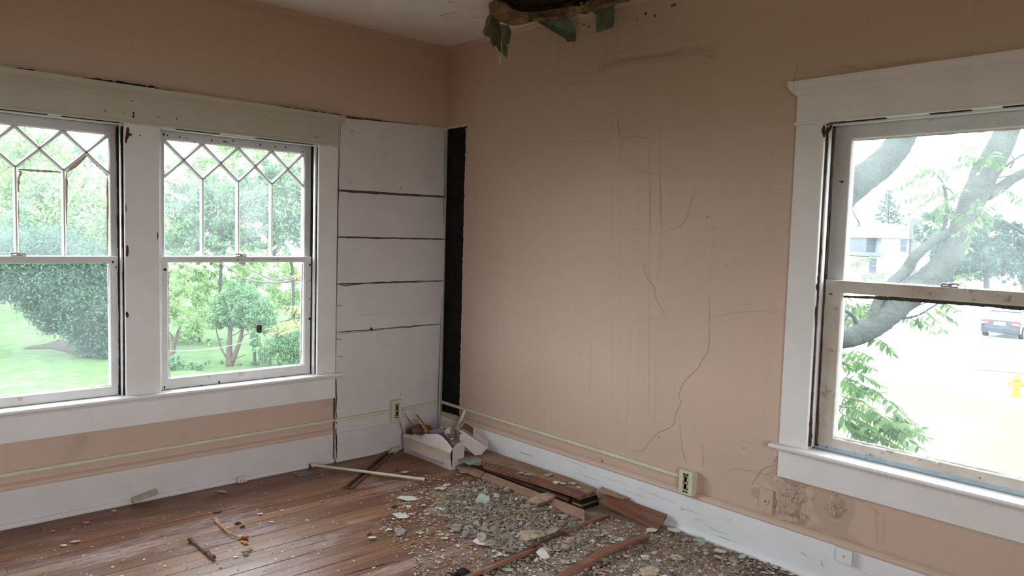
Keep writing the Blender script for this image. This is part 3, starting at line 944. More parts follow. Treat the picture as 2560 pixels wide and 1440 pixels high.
M_BARKR = simple('reddish_thin_bark', (.065, .045, .034), (.04, .032, .027), 9, .95, .6, 30, .01, spec=.05)
M_BARKP = simple('pale_bark', (.08, .072, .062), (.055, .05, .042), 9, .9)
L_DARK = leafmat('blue_green_leaves', (.024, .052, .044), (.068, .115, .070))
L_MID = leafmat('mid_green_leaves', (.040, .105, .055), (.13, .22, .10))
L_LITE = leafmat('light_green_leaves', (.11, .21, .075), (.23, .34, .145))
L_AIL = leafmat('fresh_green_leaflets', (.035, .075, .032), (.085, .14, .050), .45)
L_YEL = leafmat('yellow_orange_leaflets', (.32, .22, .06), (.30, .30, .08), .45)
L_SPR = leafmat('spruce_needles', (.018, .038, .036), (.040, .070, .055))

lawn = MB().box((-60, -70, GZ - .3), (22, 110, GZ)).build('lawn', M_LAWN, kind='structure')
MB().box((22, -70, GZ - .3), (190, 110, GZ - .002)).build('far_ground', M_ROAD, kind='structure')
def ground_poly(name, px, mat, h=.02, **kw):
    pts = [P(x, y, 2, GZ) for x, y in px]
    return MB().prism(pts, (0, 0, h)).build(name, mat, kind='structure', **kw)


ground_poly('dry_lawn', [(1990, 1260), (2010, 1010), (2250, 962), (2420, 985), (2700, 1020), (2900, 1160), (2700, 1400), (2200, 1420)], M_DRY, .012)
ground_poly('verge', [(2455, 880), (2560, 862), (2720, 845), (2760, 930), (2560, 935), (2440, 925)], M_DRY, .03)
path = tag(empty('garden_path'), kind='structure')
for px in ([(2262, 1008), (2285, 1015), (2340, 1030), (2330, 1012), (2290, 1000)], [(2290, 995), (2335, 1008), (2375, 1012), (2345, 994), (2312, 986)], [(2330, 978), (2370, 992), (2410, 996), (2400, 980), (2360, 970)],
           [(2420, 990), (2470, 1000), (2570, 1016), (2570, 1004), (2470, 985), (2425, 978)]):
    pts = [P(x, y, 2, GZ) for x, y in px]
    MB().prism(pts, (0, 0, .04)).build('paving_slab', M_SLAB, path)
chip_px = [(70, 868), (110, 862), (150, 850), (185, 858), (215, 880), (262, 890), (255, 897), (200, 893), (165, 880), (130, 872), (60, 873)]
tag(ground_poly('bark_mulch_bed', chip_px, M_CHIPS, .03), kind='stuff')


def quad_cloud(name, C, S, mat, parent=None, flat=0.0, kind=None):
    """leaves: one folded diamond each at the centres C with the sizes S"""
    n = len(C)
    a = rng.normal(size=(n, 3)); a[:, 2] *= (1 - flat); a /= np.linalg.norm(a, axis=1)[:, None]
    b = rng.normal(size=(n, 3)); b -= (b * a).sum(1)[:, None] * a; b /= np.linalg.norm(b, axis=1)[:, None]
    c = np.cross(a, b)
    S = np.asarray(S)[:, None]
    V = np.stack([C - a * S, C + b * S * .42 + c * S * .10, C + a * S, C - b * S * .42 + c * S * .10], 1).reshape(-1, 3)
    me = bpy.data.meshes.new(name)
    me.vertices.add(4 * n); me.vertices.foreach_set('co', V.astype(np.float32).ravel())
    me.loops.add(4 * n); me.loops.foreach_set('vertex_index', np.arange(4 * n, dtype=np.int32))
    me.polygons.add(n); me.polygons.foreach_set('loop_start', np.arange(0, 4 * n, 4, dtype=np.int32))
    me.update(calc_edges=True)
    me.materials.append(mat)
    o = bpy.data.objects.new(name, me)
    link(o, parent)
    if kind: o['kind'] = kind
    return o


def blob_points(blobs, dens, clump=.35):
    """leaf centres in ellipsoids, gathered into twig-sized clumps; blobs: (px, py, depth, rx_px, ry_px)"""
    out = []
    for px, py, d, rx, ry in blobs:
        s = d / FPX
        n = int(dens * rx * ry / 1000)
        k = max(8, n // 55)
        q = rng.normal(size=(k, 3)); q /= np.linalg.norm(q, axis=1)[:, None]
        q *= (rng.random((k, 1)) ** .45) * 1.15
        c = D(px, py, d)
        cen = c + q[:, :1] * RV * rx * s + q[:, 1:2] * UV * ry * s + q[:, 2:] * FV * rx * s * .9
        idx = rng.integers(0, k, n)
        out.append(cen[idx] + rng.normal(0, clump * min(rx, ry) * s * .50, (n, 3)))
    p = np.concatenate(out)
    return p[p[:, 2] > GZ + .03]


def tree(name, label, trunks, blobs, dens, leaf, lmat, tmat, clump=.35, group=None, cat='tree', extra=None):
    """trunks: list of (pixel points, depth or depths, radius list in metres)"""
    base = trunks[0][0][0]; d0 = trunks[0][1] if not hasattr(trunks[0][1], '__len__') else trunks[0][1][0]
    root = empty(name, tuple(D(base[0], base[1], d0)))
    tag(root, label, cat, group)
    inv = np.array(root.location)
    for k, (pts, dd, rr) in enumerate(trunks):
        if not hasattr(dd, '__len__'): dd = [dd] * len(pts)
        w3 = [D(x, y, z) - inv for (x, y), z in zip(pts, dd)]
        sp = smooth_pts(w3, 5)
        MB().tube(sp, lerp_list(rr, len(sp)), 10, .06).build('trunk' if k == 0 else 'branch', tmat, root, smooth=True)
    if blobs:
        C = blob_points(blobs, dens * 2.5, clump) - inv
        quad_cloud('foliage', C, .56 * leaf * rng.uniform(.6, 1.25, len(C)), lmat, root, kind='stuff')
    return root


def gp(px, py):       # depth of the ground under a pixel
    return depth_of(P(px, py, 2, GZ))


# --- seen through the left pair of windows
d = gp(250, 893)
tree('evergreen_shrub', 'big dark blue-green evergreen shrub on the lawn beside the bark mulch', [([(252, 893), (245, 850), (215, 790), (150, 740)], d, [.10, .07, .05, .03])],
     [(-20, 690, d, 70, 60), (60, 690, d, 75, 62), (140, 735, d, 75, 70), (205, 790, d, 70, 62), (235, 850, d, 45, 40), (130, 800, d, 34, 26), (100, 640, d + 1, 120, 60), (230, 690, d + 1, 70, 70), (262, 800, d, 45, 70), (285, 860, d, 40, 34)],
     900, .13, L_DARK, M_BARKR, cat='shrub')
d = 31
tree('conical_evergreen', 'dark narrow evergreen rising behind the left upper sash', [([(60, 760), (75, 640), (62, 520)], d, [.15, .1, .04])],
     [(70, 640, d, 50, 46), (62, 600, d, 34, 50), (54, 560, d, 22, 40), (20, 600, d, 30, 60), (100, 640, d, 30, 24)], 900, .15, L_MID, M_BARK)
d = 38
tree('leafy_tree', 'tall pale green tree filling the view behind the leftmost lattice sash', [([(150, 800), (150, 640), (130, 520), (190, 400)], d, [.3, .25, .18, .1]), ([(130, 560), (80, 500), (20, 470)], d, [.14, .1, .06]), ([(170, 520), (210, 460), (245, 430)], d, [.12, .08, .05])],
     [(30, 560, d, 110, 90), (150, 600, d, 110, 70), (230, 560, d, 90, 90), (60, 430, d, 110, 80), (200, 480, d, 80, 60), (120, 520, d, 100, 80), (-60, 480, d, 90, 120), (60, 340, d, 90, 50), (330, 520, d, 70, 100)], 150, .24, L_LITE, M_BARKP, clump=.3)
d = 42
tree('leafy_tree', 'hazy green tree far back behind the diamonds of the leftmost window', [([(230, 800), (235, 600), (250, 420)], d, [.3, .2, .08])],
     [(230, 640, d, 90, 40), (300, 590, d, 90, 80), (120, 400, d, 120, 60), (20, 640, d, 90, 40)], 170, .26, L_MID, M_BARK, clump=.3)
d = 27
tree('maple_tree', 'dense mid-green tree behind the upper lattice sash nearest the corner', [([(735, 800), (725, 640), (660, 560), (600, 480)], d, [.05, .05, .05, .03]), ([(650, 600), (590, 600), (540, 570), (520, 540)], d, [.12, .09, .06, .03]), ([(680, 640), (720, 580), (745, 520)], d, [.1, .07, .04])],
     [(470, 530, d, 55, 60), (540, 500, d, 65, 60), (630, 490, d, 75, 60), (700, 500, d, 60, 70), (560, 580, d, 60, 45), (650, 590, d, 60, 34), (450, 610, d, 50, 40), (740, 590, d, 50, 50), (520, 620, d, 40, 30), (430, 480, d, 40, 30), (700, 430, d, 60, 30), (800, 520, d, 60, 90)],
     360, .17, L_MID, M_BARKB, clump=.28)
d = 36
tree('leafy_tree', 'pale light-green tree crown behind the diamond panes nearest the corner', [([(600, 760), (600, 600), (560, 440)], d, [.25, .2, .08])],
     [(470, 420, d, 70, 40), (600, 400, d, 90, 50), (720, 400, d, 70, 50), (440, 560, d, 60, 60), (590, 640, d, 100, 40)], 120, .24, L_LITE, M_BARKP, clump=.3)
d = gp(575, 915)
tree('small_tree', 'small forked tree standing in the middle of the lower right-hand pane', [([(575, 916), (573, 880), (575, 830), (580, 790)], d, [.13, .10, .07, .04]), ([(580, 905), (597, 860), (608, 820), (625, 790)], d, [.09, .07, .05, .03]), ([(573, 905), (553, 870), (540, 820), (538, 780)], d, [.035, .03, .02, .015]),
     ([(590, 896), (605, 890), (615, 886)], d, [.02, .015, .01]), ([(597, 862), (612, 838), (640, 832)], d, [.03, .02, .01]), ([(578, 840), (595, 832), (610, 815)], d, [.02, .02, .01])],
     [(600, 740, d, 42, 34), (575, 775, d, 48, 32), (625, 775, d, 52, 40), (600, 800, d, 60, 22), (660, 800, d, 30, 34), (548, 800, d, 24, 20), (635, 850, d - .6, 14, 22)], 1150, .095, L_MID, M_BARKR, clump=.3)
d = gp(430, 905)
tree('small_tree', 'slender leaning tree at the left edge of the lower right-hand pane', [([(430, 905), (434, 870), (442, 840), (450, 815)], d, [.09, .07, .05, .03]), ([(438, 852), (428, 838), (418, 825)], d, [.05, .04, .02])],
     [(440, 790, d, 44, 30), (425, 750, d, 34, 34), (470, 815, d, 34, 18), (450, 720, d, 40, 26)], 620, .085, L_LITE, M_BARKR, clump=.3)
d = 30
tree('leafy_tree', 'bright yellow-green saplings behind the forked tree', [([(549, 745), (551, 700), (553, 655)], d - 3, [.05, .06, .05]), ([(551, 738), (562, 750), (575, 758)], d - 3, [.035, .03, .02]), ([(500, 860), (490, 780), (470, 700)], d, [.06, .05, .03])],
     [(450, 700, d, 60, 40), (520, 720, d, 60, 40), (500, 790, d, 60, 40), (700, 700, d, 70, 44), (640, 700, d, 60, 34), (740, 760, d, 50, 50), (560, 670, d, 90, 22), (480, 840, d, 50, 24), (520, 850, d, 60, 18)], 330, .13, L_LITE, M_BARKB, clump=.28)
d = gp(700, 895) - 2
tree('bush', 'leafy green bush at the lower right corner of the right-hand pane', [([(637, 912), (636, 880), (634, 850)], d, [.06, .05, .04])],
     [(700, 850, d, 34, 34), (740, 860, d, 44, 40), (670, 880, d, 22, 18), (720, 890, d, 44, 18), (790, 860, d, 50, 50)], 1500, .06, L_MID, M_BARKB, clump=.3, cat='bush')
d = gp(460, 925)
C = blob_points([(450, 915, d, 36, 9), (500, 915, d, 50, 8), (600, 905, d + 2, 90, 6), (700, 900, d + 2, 90, 8), (430, 905, d, 20, 14)], 1500, .5)
tag(quad_cloud('tall_weeds', C, rng.uniform(.04, .09, len(C)), L_MID), 'tall weeds at the foot of the trees', 'weeds', kind='stuff')
# bare pale branches crossing the right-hand pane
_g = D(858, 900, 7.6); _g[2] = GZ
sumac = empty('sumac_tree', tuple(_g))
tag(sumac, 'small tree with yellow-orange leaves and pale curved branches close to the right-hand pane', 'tree')
root = sumac
inv = np.array(root.location)
sp = smooth_pts([np.zeros(3), D(856, 900, 7.6) - inv, D(850, 760, 7.6) - inv, D(862, 640, 7.6) - inv, D(850, 500, 7.6) - inv], 5)
MB().tube(sp, lerp_list([.07, .06, .05, .04, .03], len(sp)), 9, .05).build('trunk', M_BARKR, root)
for pts, rr in (([(855, 620), (800, 640), (760, 685), (720, 703), (660, 705), (610, 695), (580, 675), (545, 655)], [.018, .016, .014, .012, .010, .007, .004]), ([(745, 692), (700, 700), (660, 690), (630, 675), (590, 665)], [.009, .009, .007, .005, .003]),
                ([(730, 690), (700, 698), (668, 696), (640, 680), (600, 668)], [.006] * 5)):
    sp = smooth_pts([D(x, y, 7.8) - inv for x, y in pts], 5)
    MB().tube(sp, lerp_list(rr, len(sp)), 7).build('branch', M_BARKP, root)
# clothes line
a_, b_ = D(395, 876, 16), D(640, 846, 19)
pts = [a_ + (b_ - a_) * t - np.array((0, 0, .12 * 4 * t * (1 - t))) for t in np.linspace(0, 1, 14)]
tag(MB().tube(pts, .009, 6).build('clothes_line', simple('pale_blue_wire', (.10, .16, .18), None, 5, .5, 0)), 'pale blue wire stretched low between the small trees', 'wire')

# ---- leaflets: pointed, folded along the midrib
lm = bpy.data.meshes.new('leaf')
lm.from_pydata([(0, 0, 0), (.30, .17, .03), (.62, .15, .02), (1, 0, -.06), (.62, -.15, .02), (.30, -.17, .03), (.45, 0, -.02)], [], [(0, 6, 1), (1, 6, 2), (2, 6, 3), (3, 6, 4), (4, 6, 5), (5, 6, 0)])
LEAFV = np.array([v.co[:] for v in lm.vertices]); LEAFF = np.array([p.vertices[:] for p in lm.polygons])
leaf_meshes = {}


def leaf_mesh(mat):
    if mat.name not in leaf_meshes:
        c = lm.copy(); c.materials.append(mat); leaf_meshes[mat.name] = c
    return leaf_meshes[mat.name]


def sprays(root, specs, n_obj, leafmats, size):
    """compound leaves; specs: (px, py, depth, dx_px, dy_px, pairs).  The largest become leaf objects, the rest one part"""
    inv = np.array(root.location)
    L = []
    for px, py, dep, dx, dy, pairs in specs:
        a = D(px, py, dep); b = D(px + dx, py + dy, dep + random.uniform(-.35, .25))
        ax_ = b - a; ln = np.linalg.norm(ax_); t = ax_ / ln
        side = np.cross(t, FV * .5 + np.array((0, 0, 1)) * .8); side /= np.linalg.norm(side)
        up = np.cross(side, t)
        for k in range(pairs):
            s = (k + .6) / pairs
            p = a + ax_ * s - np.array((0, 0, 1)) * .10 * ln * s * s
            for sg in (-1, 1):
                dr = t * .55 + side * sg * .8 + np.array((0, 0, -1)) * random.uniform(.35, .9) + rng.normal(0, .12, 3)
                L.append((p, dr / np.linalg.norm(dr), size * random.uniform(.75, 1.15) * (1 - .35 * s), random.choice(leafmats)))
        p = a + ax_ - np.array((0, 0, 1)) * .10 * ln
        L.append((p, t, size * .7, random.choice(leafmats)))
        r_ = [a + ax_ * s - np.array((0, 0, 1)) * .10 * ln * s * s - inv for s in np.linspace(0, 1, 5)]
        L.append(('rachis', r_))
    rach = MB()
    for e in L:
        if isinstance(e[0], str): rach.tube(e[1], .0022, 4)
    if rach.v: rach.build('leaf_stalk', M_BARKR, root, kind='stuff')
    L = [e for e in L if not isinstance(e[0], str)]
    random.shuffle(L)
    def mat3(dr):
        x = Vector(dr).normalized(); z = Vector((random.uniform(-.5, .5), random.uniform(-.5, .5), 1)); y = z.cross(x).normalized(); z = x.cross(y)
        return Matrix((x, y, z)).transposed()
    for e in L[:n_obj]:
        o = bpy.data.objects.new('leaf', leaf_mesh(e[3]))
        link(o, root)
        o.matrix_local = Matrix.Translation(Vector(e[0] - inv)) @ mat3(e[1]).to_4x4() @ Matrix.Scale(e[2], 4)
    rest = L[n_obj:]
    if rest:
        V = []; F = []; n = 0
        for e in rest:
            R = np.array(mat3(e[1])); V.append(LEAFV @ R.T * e[2] + (e[0] - inv)); F.append(LEAFF + n); n += len(LEAFV)
        mb = MB(); mb.v = [tuple(p) for p in np.concatenate(V)]; mb.f = [tuple(int(i) for i in f) for f in np.concatenate(F)]; mb.m = [0] * len(mb.f)
        mb.build('foliage', rest[0][3], root, kind='stuff', recalc=False)


def rand_specs(n, box, dep, ln, pairs, ang=(.0, .9)):
    out = []
    for _ in range(n):
        x = random.uniform(box[0], box[2]); y = random.uniform(box[1], box[3])
        a = random.uniform(*ang); l = random.uniform(*ln)
        out.append((x, y, random.uniform(*dep), l * math.cos(a), l * math.sin(a), random.randint(*pairs)))
    return out


# yellow tinted leaves close to the right-hand pane
root = sumac
inv = np.array(root.location)
sp = smooth_pts([D(x, y, 7) - inv for x, y in ((855, 690), (800, 760), (755, 790), (700, 805))], 4)
MB().tube(sp, lerp_list([.012, .004], len(sp)), 6).build('twig', M_BARKR, root)
sprays(root, [(760, 775, 7, -75, -8, 6), (760, 790, 7.2, -90, 22, 7), (765, 770, 6.8, -50, -10, 5), (740, 800, 7, -60, 25, 6), (770, 815, 7, -70, 6, 6), (765, 680, 7.4, -30, 8, 4), (770, 640, 7.4, -30, 14, 4), (770, 790, 6.9, -60, 34, 5)], 60, [L_YEL, L_YEL, L_LITE], .085)
_g = D(352, 900, 8); _g[2] = GZ
root = empty('slim_tree', tuple(_g))
tag(root, 'slim yellow-green tree behind the mullion, leaves showing beside the right lattice sash', 'tree')
inv = np.array(root.location)
sp = smooth_pts([np.zeros(3), D(352, 900, 8) - inv, D(356, 640, 8) - inv, D(360, 440, 8) - inv], 5)
MB().tube(sp, lerp_list([.035, .03, .025, .015], len(sp)), 8, .05).build('trunk', M_BARKR, root)
sp = smooth_pts([D(x, y, 8) - inv for x, y in ((360, 440), (420, 455), (480, 470), (500, 450))], 4)
MB().tube(sp, lerp_list([.010, .003], len(sp)), 6).build('twig', M_BARKR, root)
sprays(root, [(400, 440, 8, 50, 10, 5), (405, 470, 8, 60, 20, 6), (400, 450, 8, 70, -6, 6), (420, 480, 8.2, 60, 8, 5), (450, 450, 8, 50, -30, 5)], 50, [L_YEL, L_LITE, L_LITE], .095)

# ---- the tree outside the right window
root = empty('tree_of_heaven', tuple(D(2060, 870, 5.4)))
tag(root, 'large leaning mossy tree with long leaves close outside the right window', 'tree')
inv = np.array(root.location)


def limb(name, pts, rpx, mat=M_BARK, n=12, jit=.05):
    w3 = [D(*p) - inv for p in pts]
    sp = smooth_pts(w3, 6)
    dd = lerp_list([p[2] for p in pts], len(sp)); rr = lerp_list(rpx, len(sp))
    return MB().tube(sp, [r * q / FPX for r, q in zip(rr, dd)], n, jit).build(name, mat, root, smooth=True)


limb('trunk', [(2000, 850, 5.3), (2095, 850, 5.4), (2165, 828, 5.5), (2215, 790, 5.6), (2270, 740, 5.7), (2330, 695, 5.8), (2375, 640, 5.9), (2405, 570, 6.0), (2432, 500, 6.1), (2465, 430, 6.2), (2498, 370, 6.3), (2530, 300, 6.4), (2560, 240, 6.5)],
     [24, 24, 27, 30, 33, 34, 31, 29, 30, 32, 29, 27, 26])
limb('branch', [(2178, 812, 5.5), (2192, 760, 5.6), (2222, 715, 5.7), (2262, 680, 5.8), (2285, 645, 5.8), (2330, 605, 5.9), (2378, 578, 6.0)], [13, 12, 13, 14, 13, 11, 12])
limb('branch', [(2470, 492, 6.2), (2500, 470, 6.3), (2540, 442, 6.4), (2590, 420, 6.5)], [10, 14, 12, 11])
limb('branch', [(2420, 552, 6.1), (2455, 546, 6.1), (2500, 550, 6.2), (2540, 572, 6.2), (2600, 605, 6.2)], [6, 4, 4, 5, 6], M_BARKB)
limb('branch', [(2359, 578, 6.0), (2366, 530, 6.0), (2364, 480, 6.0), (2358, 462, 6.0)], [5, 4.5, 4, 5], M_BARKB)
limb('branch', [(2145, 818, 5.5), (2132, 790, 5.5), (2112, 776, 5.5)], [6, 4.5, 4], M_BARKB)
for pts, r in (([(2125, 785, 5.5), (2112, 800, 5.5), (2105, 812, 5.5)], [2, 1.5, 1]), ([(2360, 462, 6), (2350, 446, 6), (2340, 436, 6)], [3, 2, 1]), ([(2364, 468, 6), (2380, 480, 6), (2387, 505, 6)], [2.5, 2, 1.2]), ([(2490, 435, 6.2), (2510, 420, 6.2), (2535, 400, 6.2), (2570, 380, 6.2)], [5, 4, 3, 3]),
               ([(2525, 420, 6.2), (2535, 400, 6.2), (2528, 388, 6.2)], [2.5, 2, 1.5]), ([(2530, 560, 6.2), (2532, 585, 6.2), (2505, 588, 6.2), (2482, 572, 6.2)], [3, 3, 2.5, 1.5]), ([(2230, 800, 5.7), (2290, 790, 5.7), (2330, 768, 5.7), (2350, 755, 5.7)], [3, 2.5, 2, 1.5]),
               ([(2235, 795, 5.7), (2280, 770, 5.7), (2320, 755, 5.7)], [2.5, 2, 1]), ([(2125, 518, 5.5), (2138, 540, 5.5), (2148, 560, 5.5), (2140, 568, 5.5)], [1.3, 1.6, 2.2, 1]), ([(2478, 440, 6.2), (2500, 443, 6.2), (2530, 438, 6.2)], [3, 2, 1.5]),
               ([(2150, 660 + 360, 5), (2110, 1018, 5), (2070, 1010, 5)], [1.3, 1.6, 2]), ([(2195, 1102, 5), (2225, 1080, 5), (2240, 1070, 5)], [1, 1.5, 1.2]), ([(2085, 1020, 5), (2110, 1012, 5), (2122, 1000, 5)], [1.5, 1.2, 1])):
    limb('twig', pts, r, M_BARKB, 6, 0)
limb('branch', [(2050, 560, 3.9), (2110, 480, 4.0), (2180, 430, 4.1), (2228, 385, 4.2), (2262, 330, 4.3), (2290, 270, 4.4)], [44, 40, 36, 34, 32, 30], M_BARKB)  # stands in for a pale blurred reflection, modelled here as a limb
specs = [(2370, 460, 6, -95, -25, 7), (2372, 470, 6, -110, 20, 8), (2380, 440, 6.1, -80, -30, 7), (2375, 500, 5.9, -90, 55, 7), (2385, 505, 6, -60, 60, 6), (2420, 470, 6, -70, 20, 6), (2470, 400, 5.9, -70, -18, 6), (2480, 385, 5.8, 25, 25, 5), (2490, 375, 5.8, -40, 40, 5),
         (2425, 540, 5.7, -80, -10, 7), (2440, 535, 5.7, 60, -35, 6), (2440, 540, 5.7, 50, 30, 6), (2440, 540, 5.7, -20, 70, 6), (2435, 535, 5.7, 10, -40, 5), (2445, 545, 5.6, -55, 30, 6), (2440, 540, 5.6, 60, -5, 6), (2500, 470, 6, 60, 20, 5), (2530, 490, 6, 50, 30, 5), (2400, 480, 6, -60, 30, 6),
         (2350, 480, 6, -70, 40, 6), (2300, 440, 6.1, -70, 30, 6), (2380, 520, 6, -30, 50, 5), (2330, 420, 6.2, -60, 20, 6), (2440, 400, 6.2, -60, 10, 6), (2450, 380, 6.2, -40, -25, 5)]
specs += [(2330, 768, 5.7, 60, 30, 6), (2345, 756, 5.7, 50, 12, 6), (2290, 788, 5.7, 40, 34, 5), (2300, 770, 5.7, 60, 46, 6), (2260, 785, 5.7, 30, 20, 4), (2180, 840, 5.5, 40, 20, 5), (2200, 850, 5.5, 34, 30, 5), (2350, 700, 6.2, 70, 30, 6), (2380, 690, 6.2, 60, -15, 6), (2400, 700, 6.2, 50, 35, 6),
          (2130, 660, 6, 40, -20, 5), (2150, 690, 6, 60, -10, 5), (2110, 700, 6, 40, 10, 4), (2250, 690, 6, 50, 10, 5), (2310, 660, 6.1, 30, 24, 4)]
specs += rand_specs(16, (2070, 860, 2150, 1000), (4.6, 5.4), (45, 80), (5, 7)) + rand_specs(22, (2070, 990, 2230, 1080), (4.4, 5.2), (55, 95), (6, 8), (-.1, .7)) + rand_specs(14, (2070, 750, 2150, 810), (6, 7), (40, 70), (5, 6), (-.7, .8)) + [(2200, 1050, 4.8, 80, 20, 8), (2210, 1060, 4.8, 90, 48, 8), (2180, 1080, 4.8, 60, 30, 7), (2230, 1030, 4.8, 60, 34, 7), (2150, 960, 5, 70, 30, 7), (2140, 930, 5, 60, 26, 6)]
sprays(root, specs, 300, [L_AIL, L_AIL, L_AIL, L_LITE], .098)

# ---- house across the street
HD = 92
o0 = D(2181, 640, HD)
hr = empty('white_house', tuple(D(2230, 700, HD)))
tag(hr, 'pale two-storey house with hipped roof and chimney across the street', 'house')
inv = np.array(hr.location)
M_HOUSE = simple('pale_house_wall', (.15, .155, .17), None, 1, .8)
M_ROOF = simple('pale_grey_roof', (.065, .072, .085), None, 1, .9)
M_PANEH = simple('house_window_glass', (.012, .02, .035), None, 1, .3)
Rx = np.array((RV[0], RV[1], 0)); Rx /= np.linalg.norm(Rx); Fx = np.array((FV[0], FV[1], 0)); Fx /= np.linalg.norm(Fx)


def hbox(name, x0, x1, y0, y1, d0, d1, mat, parent):
    """box whose front face spans the pixels at distance HD; d0..d1 metres behind"""
    a = D(x0, y0, HD) - inv; b = D(x1, y1, HD) - inv
    zt, zb = a[2], b[2]
    A_ = a.copy(); B_ = A_ + Rx * ((b - a) @ Rx)
    pts = [A_ + Fx * d0, B_ + Fx * d0, B_ + Fx * d1, A_ + Fx * d1]
    return MB().prism([(p[0], p[1], zb) for p in pts], (0, 0, zt - zb)).build(name, mat, parent)


hbox('wall', 2205, 2316, 594, 730, 0, 8, M_HOUSE, hr)
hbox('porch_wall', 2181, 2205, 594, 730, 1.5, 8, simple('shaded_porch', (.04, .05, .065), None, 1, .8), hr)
hbox('lower_wing', 2129, 2187, 640, 730, -1.5, 6, M_HOUSE, hr)
hbox('chimney', 2276, 2288, 546, 700, -.6, .1, simple('chimney_brick', (.05, .045, .05), None, 1, .9), hr)
for nm, x0, x1, y0, y1, dd in (('window', 2253, 2266, 599, 629, -.05), ('window', 2160, 2175, 645, 681, -1.55), ('window', 2186, 2202, 600, 612, 1.45), ('window', 2156, 2159, 602, 606, -.05)):
    wq = hbox(nm, x0, x1, y0, y1, dd - .05, dd, M_PANEH, hr)
    hbox('window_bar', x0, x1, (y0 + y1) / 2 - .6, (y0 + y1) / 2 + .6, dd - .09, dd - .05, M_HOUSE, hr)
e = [D(2176, 594, HD) - inv, D(2320, 600, HD) - inv]; z_ = e[0][2]
W_ = (e[1] - e[0]) @ Rx
b4 = [e[0] - Fx * .5, e[0] + Rx * W_ - Fx * .5, e[0] + Rx * W_ + Fx * 8.5, e[0] + Fx * 8.5]
b4 = [np.array((p[0], p[1], z_)) for p in b4]
t2 = [b4[0] + Rx * 2.0 + Fx * 4 + np.array((0, 0, 1.9)), b4[1] - Rx * 2.4 + Fx * 4 + np.array((0, 0, 1.9))]
MB().add(b4 + t2, [(0, 1, 5, 4), (1, 2, 5), (2, 3, 4, 5), (3, 0, 4), (3, 2, 1, 0)]).build('roof', M_ROOF, hr)
hbox('wing_roof', 2122, 2190, 630, 640, -2, 6, M_ROOF, hr)

# spruces and far trees on the right
d = 105
C = []
for k in range(26):
    t = k / 25; y = 478 + t * 90; w_ = (8 + t * 44) * (.55 + .45 * (k % 3) / 2)
    n = int(8 + 22 * t)
    C.append(np.array([D(2222 + random.uniform(-w_, w_), y + random.uniform(-3, 3), d + random.uniform(-2, 2)) for _ in range(n)]))
C = np.concatenate(C)
_g = D(2222, 640, d); _g[2] = GZ
root = tag(empty('spruce_tree', tuple(_g)), 'faint tiered conifer behind the roof of the white house', 'tree'); inv = np.array(root.location)
MB().tube([np.zeros(3), D(2222, 478, d) - inv], [.3, .05], 7).build('trunk', M_BARKB, root)
quad_cloud('foliage', C - inv, rng.uniform(.22, .42, len(C)), L_SPR, root, kind='stuff')
d = 55
tree('spruce_tree', 'broad blue-green tree beyond the leaning trunk at the right', [([(2466, 760), (2466, 700), (2460, 560)], d, [.25, .2, .1])],
     [(2440, 650, d, 90, 46), (2500, 640, d, 60, 50), (2400, 600, d, 60, 40), (2440, 570, d, 60, 34), (2380, 660, d, 50, 40), (2520, 590, d, 40, 30), (2350, 640, d, 24, 34)], 420, .32, L_SPR, M_BARKB, clump=.25)
d = 75
tree('far_tree', 'distant hazy tree at the right edge beyond the street', [([(2560, 740), (2560, 660)], d, [.25, .2])], [(2590, 640, d, 60, 60), (2550, 700, d, 40, 12)], 300, .4, L_SPR, M_BARKB, clump=.3)
d = 80
tree('far_tree', 'distant hazy tree between the house and the leaning trunk', [([(2330, 720), (2330, 600)], d, [.25, .2])], [(2330, 590, d, 40, 50), (2350, 560, d, 40, 30)], 200, .45, L_SPR, M_BARKB, clump=.3)


